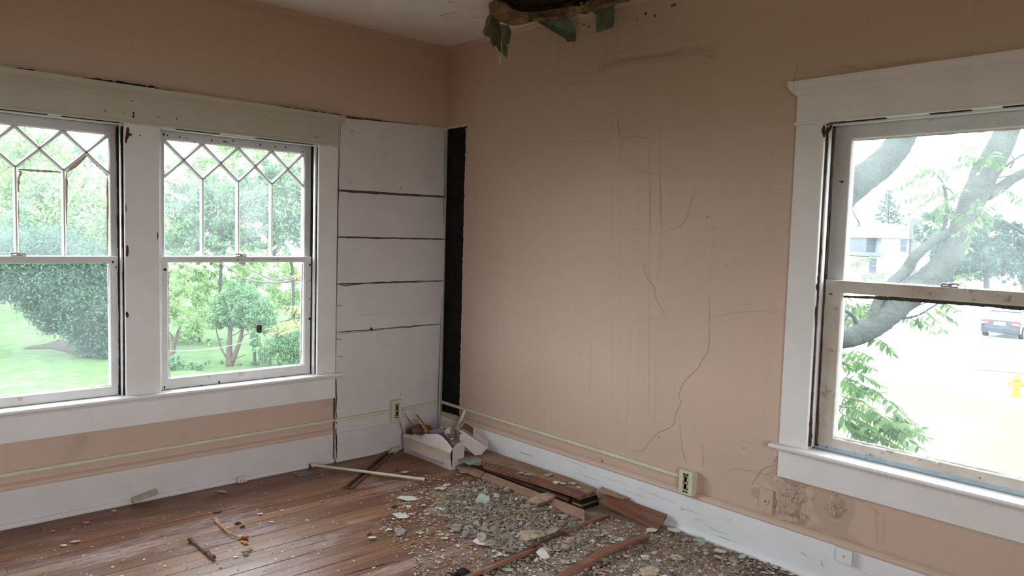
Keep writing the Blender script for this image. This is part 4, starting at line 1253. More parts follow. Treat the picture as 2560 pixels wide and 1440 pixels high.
# ---- cars
def car(name, label, px, py, heading, paint, sc=1.0):
    p = P(px, py, 2, GZ)
    r = tag(empty(name, (p[0], p[1], GZ)), label, 'car')
    r.rotation_euler = (0, 0, heading)
    # x forward, rear bumper at x=0
    prof = [(.0, .38), (.02, .62), (.06, .95), (.35, 1.02), (.95, 1.05), (3.3, 1.00), (4.35, .82), (4.6, .6), (4.55, .3), (3.95, .25), (.85, .25), (.1, .27)]
    secs = []
    for yy, k in ((-.90, .93), (-.86, .985), (-.70, 1.0), (.70, 1.0), (.86, .985), (.90, .93)):
        secs.append([(2.3 + (x - 2.3) * (.97 if abs(yy) > .8 else 1), yy, .27 + (z - .27) * k) for x, z in prof])
    MB().loft(secs).build('body', paint, r, bevel=.03, smooth=False)
    gm = simple('car_glass_' + name, (.10, .13, .16), None, 1, .15)
    cab = [(.55, 1.0), (1.15, 1.40), (1.7, 1.47), (2.5, 1.45), (3.35, 1.0)]
    MB().loft([[(x, yy * (1 if z < 1.1 else .80), z) for x, z in cab] for yy in (-.80, .80)]).build('windscreens', gm, r)
    rf = [(1.05, 1.38), (1.7, 1.48), (2.5, 1.46), (2.75, 1.36)]
    MB().loft([[(x, yy, z) for x, z in rf] + [(x, yy, z - .04) for x, z in rf[::-1]] for yy in (-.66, .66)]).build('roof', paint, r)
    for yy in (-.72, .72):
        MB().tube([(.60, yy * 1.09, 1.0), (1.15, yy * .92, 1.39)], .035, 6).tube([(1.75, yy * 1.1, 1.0), (1.72, yy * .92, 1.45)], .03, 6).tube([(3.30, yy * 1.09, 1.0), (2.6, yy * .92, 1.43)], .03, 6).build('pillar', paint, r)
    tyre = simple('tyre_' + name, (.02, .02, .02), None, 9, .8)
    for xx in (.85, 3.6):
        for yy in (-.83, .83):
            wq = MB().tube([(xx, yy - .11, .32), (xx, yy + .11, .32)], .32, 18).build('wheel', tyre, r)
            MB().tube([(xx, yy + .12 * np.sign(yy), .32), (xx, yy + .09 * np.sign(yy), .32)], .2, 12).build('hubcap', simple('hub_' + name, (.4, .4, .42), None, 5, .3), wq)
    red = simple('tail_lamp_' + name, (.2, .01, .01), None, 5, .3)
    for s in (-1, 1):
        MB().prism([(-.005, s * .88, .68), (-.005, s * .50, .74), (.03, s * .52, .90), (.05, s * .87, .92)], (.12, 0, 0)).build('tail_lamp', red, r)
        MB().prism([(-.012, s * .86, .74), (-.012, s * .56, .78), (-.010, s * .56, .82), (-.010, s * .86, .80)], (.02, 0, 0)).build('lamp_lens', simple('lens_' + name, (.6, .5, .5), None, 5, .3), r)
        MB().box((2.75, s * .86, 1.02), (2.92, s * 1.05, 1.14)).build('wing_mirror', paint, r, bevel=.03)
    MB().box((-.03, -.27, .70), (.01, .27, .86)).build('number_plate', simple('plate_' + name, (.6, .6, .62), None, 5, .5), r)
    MB().box((-.05, -.86, .30), (.06, .86, .56)).build('rear_bumper', paint, r, bevel=.03)
    MB().tube([(-.04, .45, .30), (.1, .45, .30)], .05, 10).build('exhaust', M_METAL, r)
    return r


car('dark_sedan', 'dark blue saloon car parked on the far side of the street', 2497, 846, math.radians(1), simple('dark_blue_car_paint', (.010, .013, .024), (.016, .020, .032), 2, .25))
car('parked_car', 'dark car in the street mostly hidden behind the leaning branch', 2195, 838, math.radians(62), simple('black_car_paint', (.03, .03, .04), None, 2, .3))
# hydrant
p = P(2540, 992, 2, GZ)
hy = tag(empty('fire_hydrant', (p[0], p[1], GZ)), 'small yellow fire hydrant standing on the pale lawn', 'hydrant')
hm = simple('yellow_hydrant_paint', (.17, .10, .010), None, 4, .5)
MB().loft([[(r_ * math.cos(a), r_ * math.sin(a), z) for a in np.linspace(0, 2 * math.pi, 15)[:-1]] for r_, z in ((.17, 0), (.17, .05), (.12, .06), (.12, .52), (.15, .54), (.15, .58), (.11, .62), (.09, .70), (.03, .75), (.03, .79))]).build('barrel', hm, hy, smooth=False)
MB().tube([(0, -.25, .42), (0, .25, .42)], .065, 10).build('side_outlet', hm, hy)
MB().tube([(-.24, 0, .38), (0, 0, .38)], .085, 10).build('front_outlet', hm, hy)

# ================================================================ WEAR ON THE WINDOWS
def plate_poly(px, ax, val, thick, name, mat, parent, jit=0.0, **kw):
    """thin flat piece on the plane ax=val, sticking into the room by thick"""
    n_ = np.array([-1.0 if i == ax else 0 for i in range(3)])
    if ax == 2: n_ = np.array((0, 0, 1.0))
    pts = [P(x + random.uniform(-jit, jit), y + random.uniform(-jit, jit), ax, val) for x, y in px]
    return MB().prism(pts, n_ * thick).build(name, mat, parent, **kw)


def ragged(cx_, cy_, wx, wy, n=11, lean=0.0):
    return [(cx_ + wx / 2 * math.cos(a) * random.uniform(.55, 1.05) + lean * math.sin(a), cy_ + wy / 2 * math.sin(a) * random.uniform(.75, 1.05)) for a in np.linspace(0, 2 * math.pi, n + 1)[:-1]]


for cx_, cy_, wx, wy in ((319, 332, 12, 34), (315, 348, 6, 24), (326, 336, 10, 8), (318, 626, 9, 34), (315, 520, 3, 26), (318, 787, 10, 18), (394, 590, 4, 22)):
    plate_poly(ragged(cx_, cy_, wx, wy), 1, -.0209, .0007, 'bare_wood_patch', M_BARE, trim_left)
for cx_, cy_, wx, wy in ((2060, 330, 13, 36), (2056, 528, 4, 12), (2053, 628, 5, 26), (2049, 672, 6, 34), (2046, 700, 8, 22), (2044, 718, 9, 24), (2040, 790, 8, 62), (2026, 1062, 7, 20), (2026, 1105, 7, 26), (2030, 1090, 4, 20)):
    plate_poly(ragged(cx_, cy_, wx, wy), 0, -.0209, .0007, 'bare_wood_patch', M_BARE, trim_right)
M_EDGE = simple('dark_brown_edge', (.055, .028, .018), (.12, .07, .045), 40, .8, stretch=(1, 1, .3))
for side, par, u, s in (('L', window_1, LW[0][1], -1), ('L', window_2, LW[1][1], -1), ('L', window_2, LW[1][0], 1), ('R', window_3, RW[1], -1)):
    fr = frame(side)
    wd_ = .010 if side == 'R' or u == LW[0][1] else (.006 if s < 0 else .002)
    mb = MB()
    k = wd_
    for z in np.arange(Z0 + .004, Z1 - .02, .012):
        k = min(1.2 * wd_, max(.55 * wd_, k + random.gauss(0, .07) * wd_))
        mb.box(fr(u, -.003, z), fr(u + s * k, .0, z + .012))
        mb.box(fr(u + s * .0135, .0285, z), fr(u + s * (.0135 + k), .0315, z + .012))
    mb.build('open_joint', M_EDGE if side == 'R' else M_DARK, par)
# gap along the heads
for side, par, (ua, ub), segs in (('L', window_1, LW[0], ((-2.70, -2.36), (-2.30, -2.05))), ('L', window_2, LW[1], ((-1.78, -1.55), (-1.35, -1.0))), ('R', window_3, RW, ((-2.90, -2.68), (-3.2, -3.06), (-3.5, -3.3)))):
    fr = frame(side)
    for p, q in segs:
        MB().box(fr(p, -.0245, Z1 - .0065), fr(q, -.004, Z1 - .003)).build('open_joint', M_DARK, par)
# black split on top of the left cap
for pa, pb, h in (((40, 172), (88, 180), .007), ((208, 192), (300, 205), .009), ((296, 204), (395, 222), .010), ((400, 223), (440, 229), .004), ((690, 264), (760, 274), .005), ((760, 274), (850, 287), .007)):
    a_ = P(*pa, 1, -.02); b_ = P(*pb, 1, -.02)
    mb = MB(); n_ = 9
    for i in range(n_):
        x0_ = a_[0] + (b_[0] - a_[0]) * i / n_; x1_ = a_[0] + (b_[0] - a_[0]) * (i + 1) / n_
        mb.box((x0_, -.030, 2.140), (x1_, .0, 2.141 + h * random.uniform(.6, 1.4)))
    mb.build('dark_split', M_DARK, trim_left)
# fly specks and nail heads
SPECK = simple('black_speck', (.02, .018, .016), None, 50, .8, 0)
for ax, v, par, lst in ((1, .0735, up2, ((409, 336, 4), (418, 339, 3), (449, 343, 3), (466, 347, 2), (486, 354, 2), (529, 351, 3), (560, 354, 3), (566, 355, 3), (583, 352, 3), (651, 362, 3), (688, 367, 3), (714, 368, 3), (757, 380, 2), (785, 415, 3), (784, 428, 2), (409, 380, 1.5), (408, 470, 1.5), (411, 430, 1.5), (764, 600, 1.5))),
                        (1, -.0245, trim_left, ((331, 252, 2.5), (264, 277, 2.5), (334, 283, 4), (333, 291, 4), (392, 292, 2), (397, 294, 2), (442, 297, 2.5), (350, 339, 2.5), (783, 341, 1.5), (790, 343, 2), (795, 344, 1.5), (309, 283, 2), (650, 300, 1.3), (560, 290, 1.3))),
                        (1, .0315, lo2, ((411, 674, 4), (414, 674, 4), (774, 662, 4), (774, 700, 2), (774, 748, 2.5), (774, 797, 4), (595, 650, 2.5), (631, 649, 2), (695, 648, 2), (548, 955, 4), (504, 965, 4), (710, 948, 2.5), (411, 968, 4), (408, 700, 1.5), (409, 800, 1.5))),
                        (1, .0315, lo1, ((282, 655, 4), (290, 668, 3), (283, 700, 1.5), (287, 800, 1.2))), (0, .0735, up3, ((2100, 453, 2.5), (2104, 455, 2.5), (2107, 454, 3), (2075, 520, 2), (2082, 700, 3))), (0, .0315, lo3, ((2074, 735, 2.5), (2079, 735, 2.5), (2045, 1112, 3), (2300, 1150, 2), (2450, 1195, 3))),
                        (0, -.0245, trim_right, ((2005, 218, 3), (1994, 203, 3), (2260, 270, 1.5), (2098, 300, 2))), (1, -.0112, wall_left, ((928, 822, 4.5), (929, 826, 3), (880, 328, 2.5), (963, 326, 1.8), (963, 387, 1.8), (1003, 470, 1.8), (885, 480, 1.5), (940, 470, 1.5), (1001, 985, 1.8), (883, 1095, 1.8), (877, 455, 1.5)))):
    for x, y, r in lst:
        plate_poly(ragged(x, y, 2 * r * .8, 2 * r * .9, 7), ax, v, .0008, 'speck', SPECK, par)
# nails at the edge of the boarding
for x, y in ((842, 765), (842, 849), (846, 893)):
    a_ = P(x, y, 1, -.011); MB().tube([a_ + np.array((-.004, .004, 0)), a_ + np.array((.022, -.018, .004))], .0016, 6).build('nail', M_BARE, trim_left)
a_ = P(842, 936, 1, -.03)
MB().tube(smooth_pts([a_, a_ + np.array((.012, -.006, .004)), a_ + np.array((.022, -.004, -.008)), a_ + np.array((.030, -.01, -.002))], 3, .001), .004, 6, .3).build('splinter', M_BARE, trim_left)
plate_poly([(2075, 312), (2082, 310), (2078, 325), (2068, 335)], 0, -.0215, .002, 'splinter', M_BARE, trim_right)
a_ = P(2066, 312, 0, -.028)
MB().tube(smooth_pts([a_, a_ + np.array((-.004, -.02, .004)), a_ + np.array((.0, -.05, .004)), a_ + np.array((0, -.08, .006))], 3, .001), .0025, 6, .3).build('splinter', M_EDGE, trim_right)
# scuffed blue paint below the right sash and its black chips
fr = frame('R')
MB().box(fr(RW[0] + .004, .034, .562), fr(RW[1] - .004, .066, .5785)).build('blue_painted_edge', M_BLUE, lo3)
for px in (((2178, 1158), (2282, 1184)), ((2325, 1194), (2344, 1200)), ((2412, 1214), (2440, 1222)), ((2524, 1242), (2530, 1246))):
    n_ = max(3, int((px[1][0] - px[0][0]) / 7))
    for i in range(n_):
        t = (i + .5) / n_
        x = px[0][0] + (px[1][0] - px[0][0]) * t; y = px[0][1] + (px[1][1] - px[0][1]) * t
        plate_poly(ragged(x, y, 9, 7, 8), 0, .0335, .001, 'bare_chip', SPECK, lo3)
plate_poly([(2330, 1153), (2338, 1152), (2347, 1158), (2345, 1160), (2333, 1157)], 0, .0315, .003, 'white_putty', M_TORNW, lo3)
# felt strip under the meeting rail
top = [(2098, 739), (2200, 741), (2300, 744), (2400, 750), (2480, 754), (2535, 756), (2575, 766), (2640, 775)]
pts = [P(x, y + random.uniform(-.6, .6), 0, .047) for x, y in smooth_pts(top, 6)]
bot = [P(x, y + random.uniform(-1.2, 1.2), 0, .047) for x, y in smooth_pts([(2640, 800), (2575, 777), (2535, 775), (2480, 769), (2400, 763), (2300, 756), (2200, 749), (2098, 742)], 6)]
MB().prism(pts + bot, (.012, 0, 0)).build('felt_strip', simple('frayed_dark_felt', (.05, .045, .04), (.12, .11, .10), 120, 1, 1, 200, .004, spec=0, stretch=(1, 3, .5)), lo3)
# notched lift holes in the bottom rails (a raised lip of paint), rust and old putty round the lattice panes
for ax, v, par, x, y in ((1, .0310, lo2, 603, 932), (1, .0310, lo1, 50, 994)):
    plate_poly([(x - 7, y - 2), (x + 7, y - 3), (x + 5, y + 7), (x - 5, y + 8)], ax, v, .004, 'sash_lift', M_SASHW, par, bevel=.001)
M_RUST = simple('rusty_putty', (.46, .31, .17), (.60, .48, .32), 60, .8)
for px, wd in (([(46, 424), (80, 426), (120, 428), (157, 431)], .006), ([(47, 428), (52, 432), (47, 445), (46, 480)], .006), ([(167, 430), (190, 412), (216, 388)], .009), ([(219, 388), (235, 405), (262, 428), (268, 440)], .008), ([(167, 432), (166, 470), (166, 560)], .006), ([(268, 440), (269, 520), (268, 638)], .005), ([(46, 500), (45, 580)], .004)):
    pts = smooth_pts([P(x, y, 1, .0925) for x, y in px], 5, .0008)
    ribbon(pts, wd * 2, (0, -1, 0)).build('old_putty', M_RUST, up1)
M_PUTTY = white_paint('peeling_putty', (.72, .72, .70), (.6, .5, .36), (.2, .12, .06), amt=.6, gone=(.60, .68))
for par, px, ax, v in ((lo2, [(425, 948), (500, 942), (590, 931), (640, 925), (700, 918), (752, 911)], 1, .046), (lo2, [(752, 911), (753, 800), (756, 660)], 1, .046), (lo1, [(0, 992), (60, 988), (140, 980), (220, 970), (278, 963)], 1, .046), (lo1, [(277, 962), (274, 800), (272, 664)], 1, .046),
                       (lo2, [(424, 948), (421, 800), (420, 660)], 1, .046), (lo3, [(2084, 1092), (2200, 1116), (2330, 1147), (2450, 1172), (2570, 1201)], 0, .046), (lo3, [(2084, 1092), (2092, 900), (2102, 742)], 0, .046), (up3, [(2121, 352), (2250, 343), (2400, 332), (2570, 320)], 0, .088), (up3, [(2120, 352), (2116, 500), (2110, 698)], 0, .088)):
    pts = smooth_pts([P(x, y, ax, v) for x, y in px], 12, .0006)
    MB().tube(pts, [.0045 * random.uniform(.75, 1.2) for _ in pts], 6, .12).build('glazing_putty', M_PUTTY, par)
# leaf litter caught outside the leftmost window
C = np.array([P(random.gauss(150, 34), 974 - random.random() * (14 if 135 < 150 else 8), 1, .13) for _ in range(110)])
C[:, 2] = np.minimum(C[:, 2], .60)
C = np.array([(c[0], .12 + random.uniform(-.02, .03), .548 + random.random() ** 2 * .040 * math.exp(-((c[0] + 2.3) / .18) ** 2 * .5) + .002) for c in C])
tag(quad_cloud('leaf_litter', C, rng.uniform(.006, .014, len(C)), simple('dry_leaf_litter', (.24, .19, .15), (.34, .30, .25), 40, .9)), 'dry leaf litter heaped on the outer sill of the leftmost window', 'leaves', kind='stuff')
# oval disc on the glass
c = P(648, 822, 1, .047)
root = tag(empty('oval_disc', tuple(c)), 'dark oval disc stuck on the glass of the right-hand lower pane', 'sticker')
for k, (ra, rb, d0) in enumerate(((.017, .025, .0), (.012, .019, -.0015), (.007, .012, -.003))):
    pts = [(ra * math.copysign(abs(math.cos(a)) ** .75, math.cos(a)), d0, rb * math.copysign(abs(math.sin(a)) ** .75, math.sin(a))) for a in np.linspace(0, 2 * math.pi, 25)[:-1]]
    MB().prism(pts, (0, .003, 0)).build('disc' if k == 0 else 'ring', simple('disc_grey_%d' % k, ((.05, .045, .055), (.13, .12, .13), (.06, .055, .06))[k], None, 40, .6), root)
for s in (.027,):
    MB().prism([(-.012, -.001, s), (.012, -.001, s), (.010, -.001, s - .004), (-.010, -.001, s - .004)], (0, .002, 0)).build('white_rim', M_TORNW, root)


# ================================================================ THINGS FIXED TO THE WALLS
def outlet(name, side, u0, u1, z0, z1, dep, label):
    """surface box with a duplex receptacle; local x runs to the viewer's right, -y into the room"""
    r = empty(name)
    if side == 'L': r.location = ((u0 + u1) / 2, 0, (z0 + z1) / 2)
    else: r.location = (0, (u0 + u1) / 2, (z0 + z1) / 2); r.rotation_euler = (0, 0, -H)
    tag(r, label, 'outlet')
    w_, h_ = abs(u1 - u0) / 2, (z1 - z0) / 2
    a, b = .0165, .036
    mb = MB()
    ring = lambda x, z, y: [(-x, y, -z), (x, y, -z), (x, y, z), (-x, y, z)]
    rr = [ring(w_, h_, -.001), ring(w_, h_, -dep + .002), ring(w_ - .002, h_ - .002, -dep), ring(a, b, -dep), ring(a, b, -dep + .014)]
    mb.loft(rr, cap=True)
    mb.build('box', M_RACE, r)
    MB().box((-a, -dep + .0138, -b), (a, -dep + .013, b)).build('recess', M_BLACK, r)
    rc = MB()
    rc.box((-.009, -dep + .012, -.030), (.009, -dep - .001, .030))
    rec = rc.build('receptacle', M_RECEP, r, bevel=.001)
    for s in (-1, 1):
        MB().prism([(.0145 * math.cos(t), -dep - .001, s * .017 + .0135 * max(-.93, min(.93, math.sin(t)))) for t in np.linspace(0, 2 * math.pi, 21)[:-1]], (0, .008, 0)).build('socket_face', M_RECEP, r)
        sl = MB()
        for xx in (-.006, .006): sl.box((xx - .0012, -dep - .0018, s * .017 - .002), (xx + .0012, -dep - .0008, s * .017 + .006))
        sl.tube([(0, -dep - .0018, s * .017 - .007), (0, -dep - .0006, s * .017 - .007)], .0026, 8)
        sl.build('slots', M_BLACK, rec)
        ear = MB()
        ear.box((-.0125, -dep - .0018, s * .041 - .003), (.0125, -dep - .0003, s * .041 + .001))
        for xx in (-.011, .011): ear.tube([(xx, -dep - .002, s * .045), (xx, -dep, s * .045)], .0042, 10)
        ear.tube([(0, -dep - .0035, s * .042), (0, -dep, s * .042)], .0034, 8)
        ear.build('mounting_ear', M_IRON, r)
    MB().tube([(0, -dep - .0035, 0), (0, -dep, 0)], .003, 8).build('screw', M_IRON, r)
    return r


a_ = P(981, 1003, 1, -.045); b_ = P(1004.5, 1051.5, 1, -.045)
outlet('wall_outlet', 'L', a_[0], b_[0], b_[2], a_[2] + .001, .045, 'ivory surface outlet box on the white boarding by the corner')
a_ = P(1698, 1173, 0, -.045); b_ = P(1729, 1242, 0, -.045)
outlet('wall_outlet', 'R', a_[1], b_[1], P(1696, 1231.5, 0, -.045)[2], a_[2], .045, 'ivory surface outlet box on the salmon wall above the baseboard')


def raceway(name, label, a, b, side, parts=True):
    a = np.array(a, float); b = np.array(b, float)
    r = tag(empty(name, tuple(a)), label, 'cable channel')
    n_ = np.array((0, -1, 0)) if side == 'L' else np.array((-1, 0, 0))
    t = (b - a) / np.linalg.norm(b - a); s = np.array((0, 0, 1.0))
    sec = [(-.0085, 0), (-.0085, .009), (-.006, .0115), (.006, .0115), (.0085, .009), (.0085, 0)]
    MB().loft([[q - a + s * u_ + n_ * v_ for u_, v_ in sec] for q in (a, b)]).build('cover', M_RACE, r)
    MB().loft([[q - a + s * u_ + n_ * v_ for u_, v_ in ((-.0105, 0), (-.0105, .0025), (.0105, .0025), (.0105, 0))] for q in (a, b)]).build('base', M_BONE, r)
    return r


q0 = P(0, 1196, 1, -.010); q1 = P(836, 1051, 1, -.010); q2 = P(973, 1028, 1, -.010)
raceway('cable_channel', 'long ivory cable channel on the wall below the left windows', (XL + .01, -.0005, q0[2]), (q1[0], -.0005, q1[2]), 'L')
raceway('cable_channel', 'ivory cable channel on the boarding left of the corner outlet', (q1[0] + .001, -.0115, q1[2]), (P(976, 1027, 1, -.012)[0], -.0115, P(976, 1027, 1, -.012)[2]), 'L')
q3 = P(1005, 1023, 1, -.012); q4 = P(1097, 1004, 1, -.012)
raceway('cable_channel', 'short ivory cable channel between the corner outlet and the corner', (q3[0], -.0115, q3[2]), (-.012, -.0115, q4[2]), 'L')
q5 = P(1105, 1006, 0, -.01); q6 = P(1170, 1026, 0, -.01); q7 = P(1697, 1190, 0, -.01)
raceway('cable_channel', 'long ivory cable channel running along the salmon wall to the outlet', (-.0008, -.002, q5[2]), (-.0008, q7[1], q7[2]), 'R')
# corner bead
a_ = D(1108, 742, depth_of(P(1108, 742, 1, -.02))); b_ = D(1098, 1078, depth_of(P(1098, 1078, 1, -.02)) - .06)
b_[2] = max(b_[2], .03)
r = tag(empty('corner_bead', tuple(b_)), 'thin metal corner strip standing upright in the corner beside the black gap', 'metal strip')
d_ = a_ - b_
MB().loft([[np.array((x, y, 0)) + q for x, y in ((-.012, .001), (0, -.003), (.011, .006), (.010, .008), (0, .0), (-.011, .003))] for q in (np.zeros(3), d_)]).build('angle', M_BONE, r)
for t in (.03, .35, .65, .97):
    q = d_ * t; MB().tube([q + np.array((-.006, -.004, 0)), q + np.array((-.006, .002, 0))], .002, 6).build('nail_hole', SPECK, r)
# painted push-button plate
a_ = P(1899, 1221, 0, -.008); b_ = P(1930, 1284, 0, -.008)
r = tag(empty('bell_plate', (0, (a_[1] + b_[1]) / 2, (a_[2] + b_[2]) / 2)), 'painted-over wall plate with a round boss beneath the right window corner', 'wall plate')
r.rotation_euler = (0, 0, -H)
w_, h_ = .034, (a_[2] - b_[2]) / 2 + .006
MB().box((-w_, -.010, -h_), (w_, .004, h_)).build('plate', M_WALL, r, bevel=.003, seg=2)
MB().tube([(0, -.013, 0), (0, -.004, 0)], .0155, 20).build('boss', M_WALL, r)
MB().tube([(0, -.0142, -.001), (0, -.012, -.001)], .0045, 8, .3).build('hole', SPECK, r)
for s in (-1, 1): MB().tube([(0, -.0115, s * h_ * .78), (0, -.009, s * h_ * .78)], .0022, 8).build('screw', M_CRACK, r)
# blank white block on the baseboard
a_ = P(2089, 1377, 0, -.04); b_ = P(2129, 1400, 0, -.04)
r = tag(empty('junction_box', (-.020, (a_[1] + b_[1]) / 2, .148)), 'small white blank box fixed on the baseboard under the right window', 'junction box')
r.rotation_euler = (0, 0, -H)
w_ = abs(a_[1] - b_[1]) / 2
MB().box((-w_, -.018, -.026), (w_, 0, .034)).build('box', M_BASE, r, bevel=.002)
MB().box((-w_ - .0015, -.0125, -.027), (w_ + .0015, -.0105, .035)).build('lid_joint', M_BONE, r)
MB().tube([(0, -.0195, .004), (0, -.017, .004)], .005, 10).build('screw', M_BONE, r)
# small jack on the shoe moulding
a_ = P(602, 1202, 1, -.036)
r = tag(empty('phone_jack', (a_[0], -.036, max(a_[2], .014))), 'tiny white jack box on the shoe moulding below the left windows', 'jack box')
MB().box((-.024, -.026, -.012), (.024, 0, .018)).build('box', M_WHITE, r, bevel=.002)
for x, z in ((-.012, .006), (.010, .006), (-.010, -.004), (.004, -.004), (.012, -.003), (0, .010)):
    MB().box((x - .003, -.0268, z - .0022), (x + .003, -.0255, z + .0022)).build('slot', SPECK, r)

# ================================================================ GREEN PAINT SHEETS HANGING FROM THE CEILING
def sheet(name, label, px, anchor, mat, curl=.03, thick=.0025, tilt=(0, 0)):
    """irregular sheet hanging from a point of the ceiling; px gives its outline"""
    d0 = depth_of(P(anchor[0], anchor[1], 2, HC - .03))
    poly = []
    n_ = len(px)
    for i in range(n_):
        (x0_, y0_), (x1_, y1_) = px[i], px[(i + 1) % n_]
        L_ = math.hypot(x1_ - x0_, y1_ - y0_); k = max(1, int(L_ / 6))
        for j in range(k):
            t = j / k
            poly.append((x0_ + (x1_ - x0_) * t + (random.uniform(-1.1, 1.1) if j else 0), y0_ + (y1_ - y0_) * t + (random.uniform(-1.1, 1.1) if j else 0)))
    xs = [p[0] for p in poly]; ys = [p[1] for p in poly]
    gx = max(xs) - min(xs); y0_ = min(ys)

    def dep(x, y):
        u_ = (x - min(xs)) / gx - .5
        return d0 + tilt[0] * u_ + tilt[1] * (y - y0_) / 100 + curl * (u_ * u_ * 2) + .01 * math.sin(y / 11)
    bm = bmesh.new()
    vs = [bm.verts.new(tuple(D(x, y, dep(x, y)))) for x, y in poly]
    f = bm.faces.new(vs)
    bmesh.ops.triangulate(bm, faces=[f])
    ed = [e for e in bm.edges if not e.is_boundary]
    bmesh.ops.subdivide_edges(bm, edges=ed, cuts=1)
    bmesh.ops.triangulate(bm, faces=bm.faces[:])
    me = bpy.data.meshes.new(name); bm.to_mesh(me); bm.free()
    c = np.mean([v.co[:] for v in me.vertices], axis=0)
    zt = max(v.co[2] for v in me.vertices)
    org = Vector((c[0], c[1], zt))
    for v in me.vertices: v.co -= org
    me.materials.append(mat)
    o = bpy.data.objects.new(name, me); o.location = org
    link(o)
    s = o.modifiers.new('thickness', 'SOLIDIFY'); s.thickness = thick; s.offset = 0
    return tag(o, label, 'paint flap')


f1 = sheet('paint_flap', 'large olive green paint flap hanging at the left end of the ceiling hole', [(1231, 26), (1221, 48), (1212, 68), (1206, 80), (1214, 91), (1226, 95), (1229, 110), (1233, 118), (1239, 112), (1246, 124), (1251, 133), (1254, 120), (1252, 98), (1254, 70), (1246, 52), (1236, 36)], (1228, 36), M_OLIVE, .03, tilt=(.05, 0))
f2 = sheet('paint_flap', 'narrow olive green paint strip right beside the large olive flap', [(1252, 60), (1262, 62), (1273, 66), (1278, 78), (1276, 94), (1273, 110), (1264, 112), (1271, 116), (1268, 130), (1268, 144), (1259, 139), (1254, 128), (1256, 112), (1254, 90)], (1262, 62), M_OLIVE, .03, tilt=(-.03, 0))
f3 = sheet('paper_strip', 'thin white torn paper edge dangling between the two olive flaps', [(1247, 55), (1252, 58), (1255, 70), (1254, 100), (1255, 113), (1252, 114), (1251, 90), (1251, 68)], (1236, 50), M_TORNW, 0)
f3b = sheet('paper_strip', 'small white pointed paper tip at the very bottom of the olive flaps', [(1251, 139), (1255, 147), (1253, 156), (1251, 167), (1248, 154), (1249, 145)], (1262, 62), M_TORNW, 0)
f4 = sheet('paint_flap', 'wide green paint flap hanging from the middle of the ceiling hole', [(1338, 50), (1352, 58), (1368, 68), (1384, 80), (1402, 90), (1412, 97), (1418, 105), (1428, 103), (1437, 105), (1440, 90), (1440, 74), (1430, 65), (1429, 54), (1420, 44), (1405, 40), (1385, 44), (1360, 47)], (1380, 44), M_GREEN, .04, tilt=(-.04, 0))
f5 = sheet('paint_flap', 'square green paint flap hanging at the right end of the ceiling hole', [(1478, 24), (1484, 33), (1490, 36), (1501, 32), (1503, 42), (1500, 58), (1492, 66), (1493, 72), (1488, 83), (1510, 76), (1531, 70), (1536, 52), (1536, 28), (1533, 6), (1515, 11), (1495, 18)], (1510, 14), M_GREEN, .04, tilt=(-.03, 0))
f6 = sheet('paint_flap', 'small tan torn flap curling behind the large olive flap', [(1226, 30), (1234, 26), (1236, 34), (1224, 58), (1216, 72), (1213, 62), (1216, 46)], (1226, 30), M_TAN, .01)


# ================================================================ CARTON OF RUBBISH IN THE CORNER
def zat(x, y, py):
    lo, hi = -.2, 1.2
    for _ in range(40):
        z = (lo + hi) / 2
        dd = np.array((x, y, z)) - CAM
        v = 720 - FPX * (dd @ UV) / (dd @ FV)
        if v > py: lo = z
        else: hi = z
    return z


def Pt(px, py, y=None, x=None):
    return P(px, py, 1, y) if y is not None else P(px, py, 0, x)


A_ = np.array((-.368, -.100, .0)); B_ = np.array((-.355, -.596, .0)); C_ = np.array((-.249, -.577, .0)); E_ = np.array((-.165, -.095, .0))
bx = tag(empty('carton', tuple(B_)), 'crushed white cardboard carton full of rubbish standing in the corner', 'box')
o_ = B_.copy()


def panel(name, low, high, mat, parent, th=.003, bow=0.0, n=10, mid=None):
    """card panel between two edge polylines (same count), given thickness"""
    low = [np.array(p, float) for p in low]; high = [np.array(p, float) for p in high]
    G = []
    for k in range(6):
        s = k / 5
        G.append([l * (1 - s) + h * s for l, h in zip(low, high)])
    G = np.array(G)
    nrm = np.cross(low[-1] - low[0], high[0] - low[0]); nrm /= np.linalg.norm(nrm)
    m_ = G.shape[1]
    for k in range(6):
        for j in range(m_):
            G[k, j] += nrm * bow * math.sin(math.pi * k / 5) * math.sin(math.pi * j / (m_ - 1))
    mb = MB()
    V = [tuple(p - o_) for p in G.reshape(-1, 3)] + [tuple(p - o_ - nrm * th) for p in G.reshape(-1, 3)]
    N = 6 * m_; fs = []
    for k in range(5):
        for j in range(m_ - 1):
            q = (k * m_ + j, k * m_ + j + 1, (k + 1) * m_ + j + 1, (k + 1) * m_ + j)
            fs.append(q); fs.append(tuple(i + N for i in q[::-1]))
    bd = [k * m_ for k in range(6)] + [5 * m_ + j for j in range(1, m_)] + [k * m_ + m_ - 1 for k in range(4, -1, -1)] + [j for j in range(m_ - 2, 0, -1)]
    for i in range(len(bd)):
        a, b = bd[i], bd[(i + 1) % len(bd)]; fs.append((a, b, b + N, a + N))
    mb.add(V, fs)
    return mb.build(name, mat, parent, smooth=False)


def along(p, q, n): return [p + (q - p) * t for t in np.linspace(0, 1, n)]


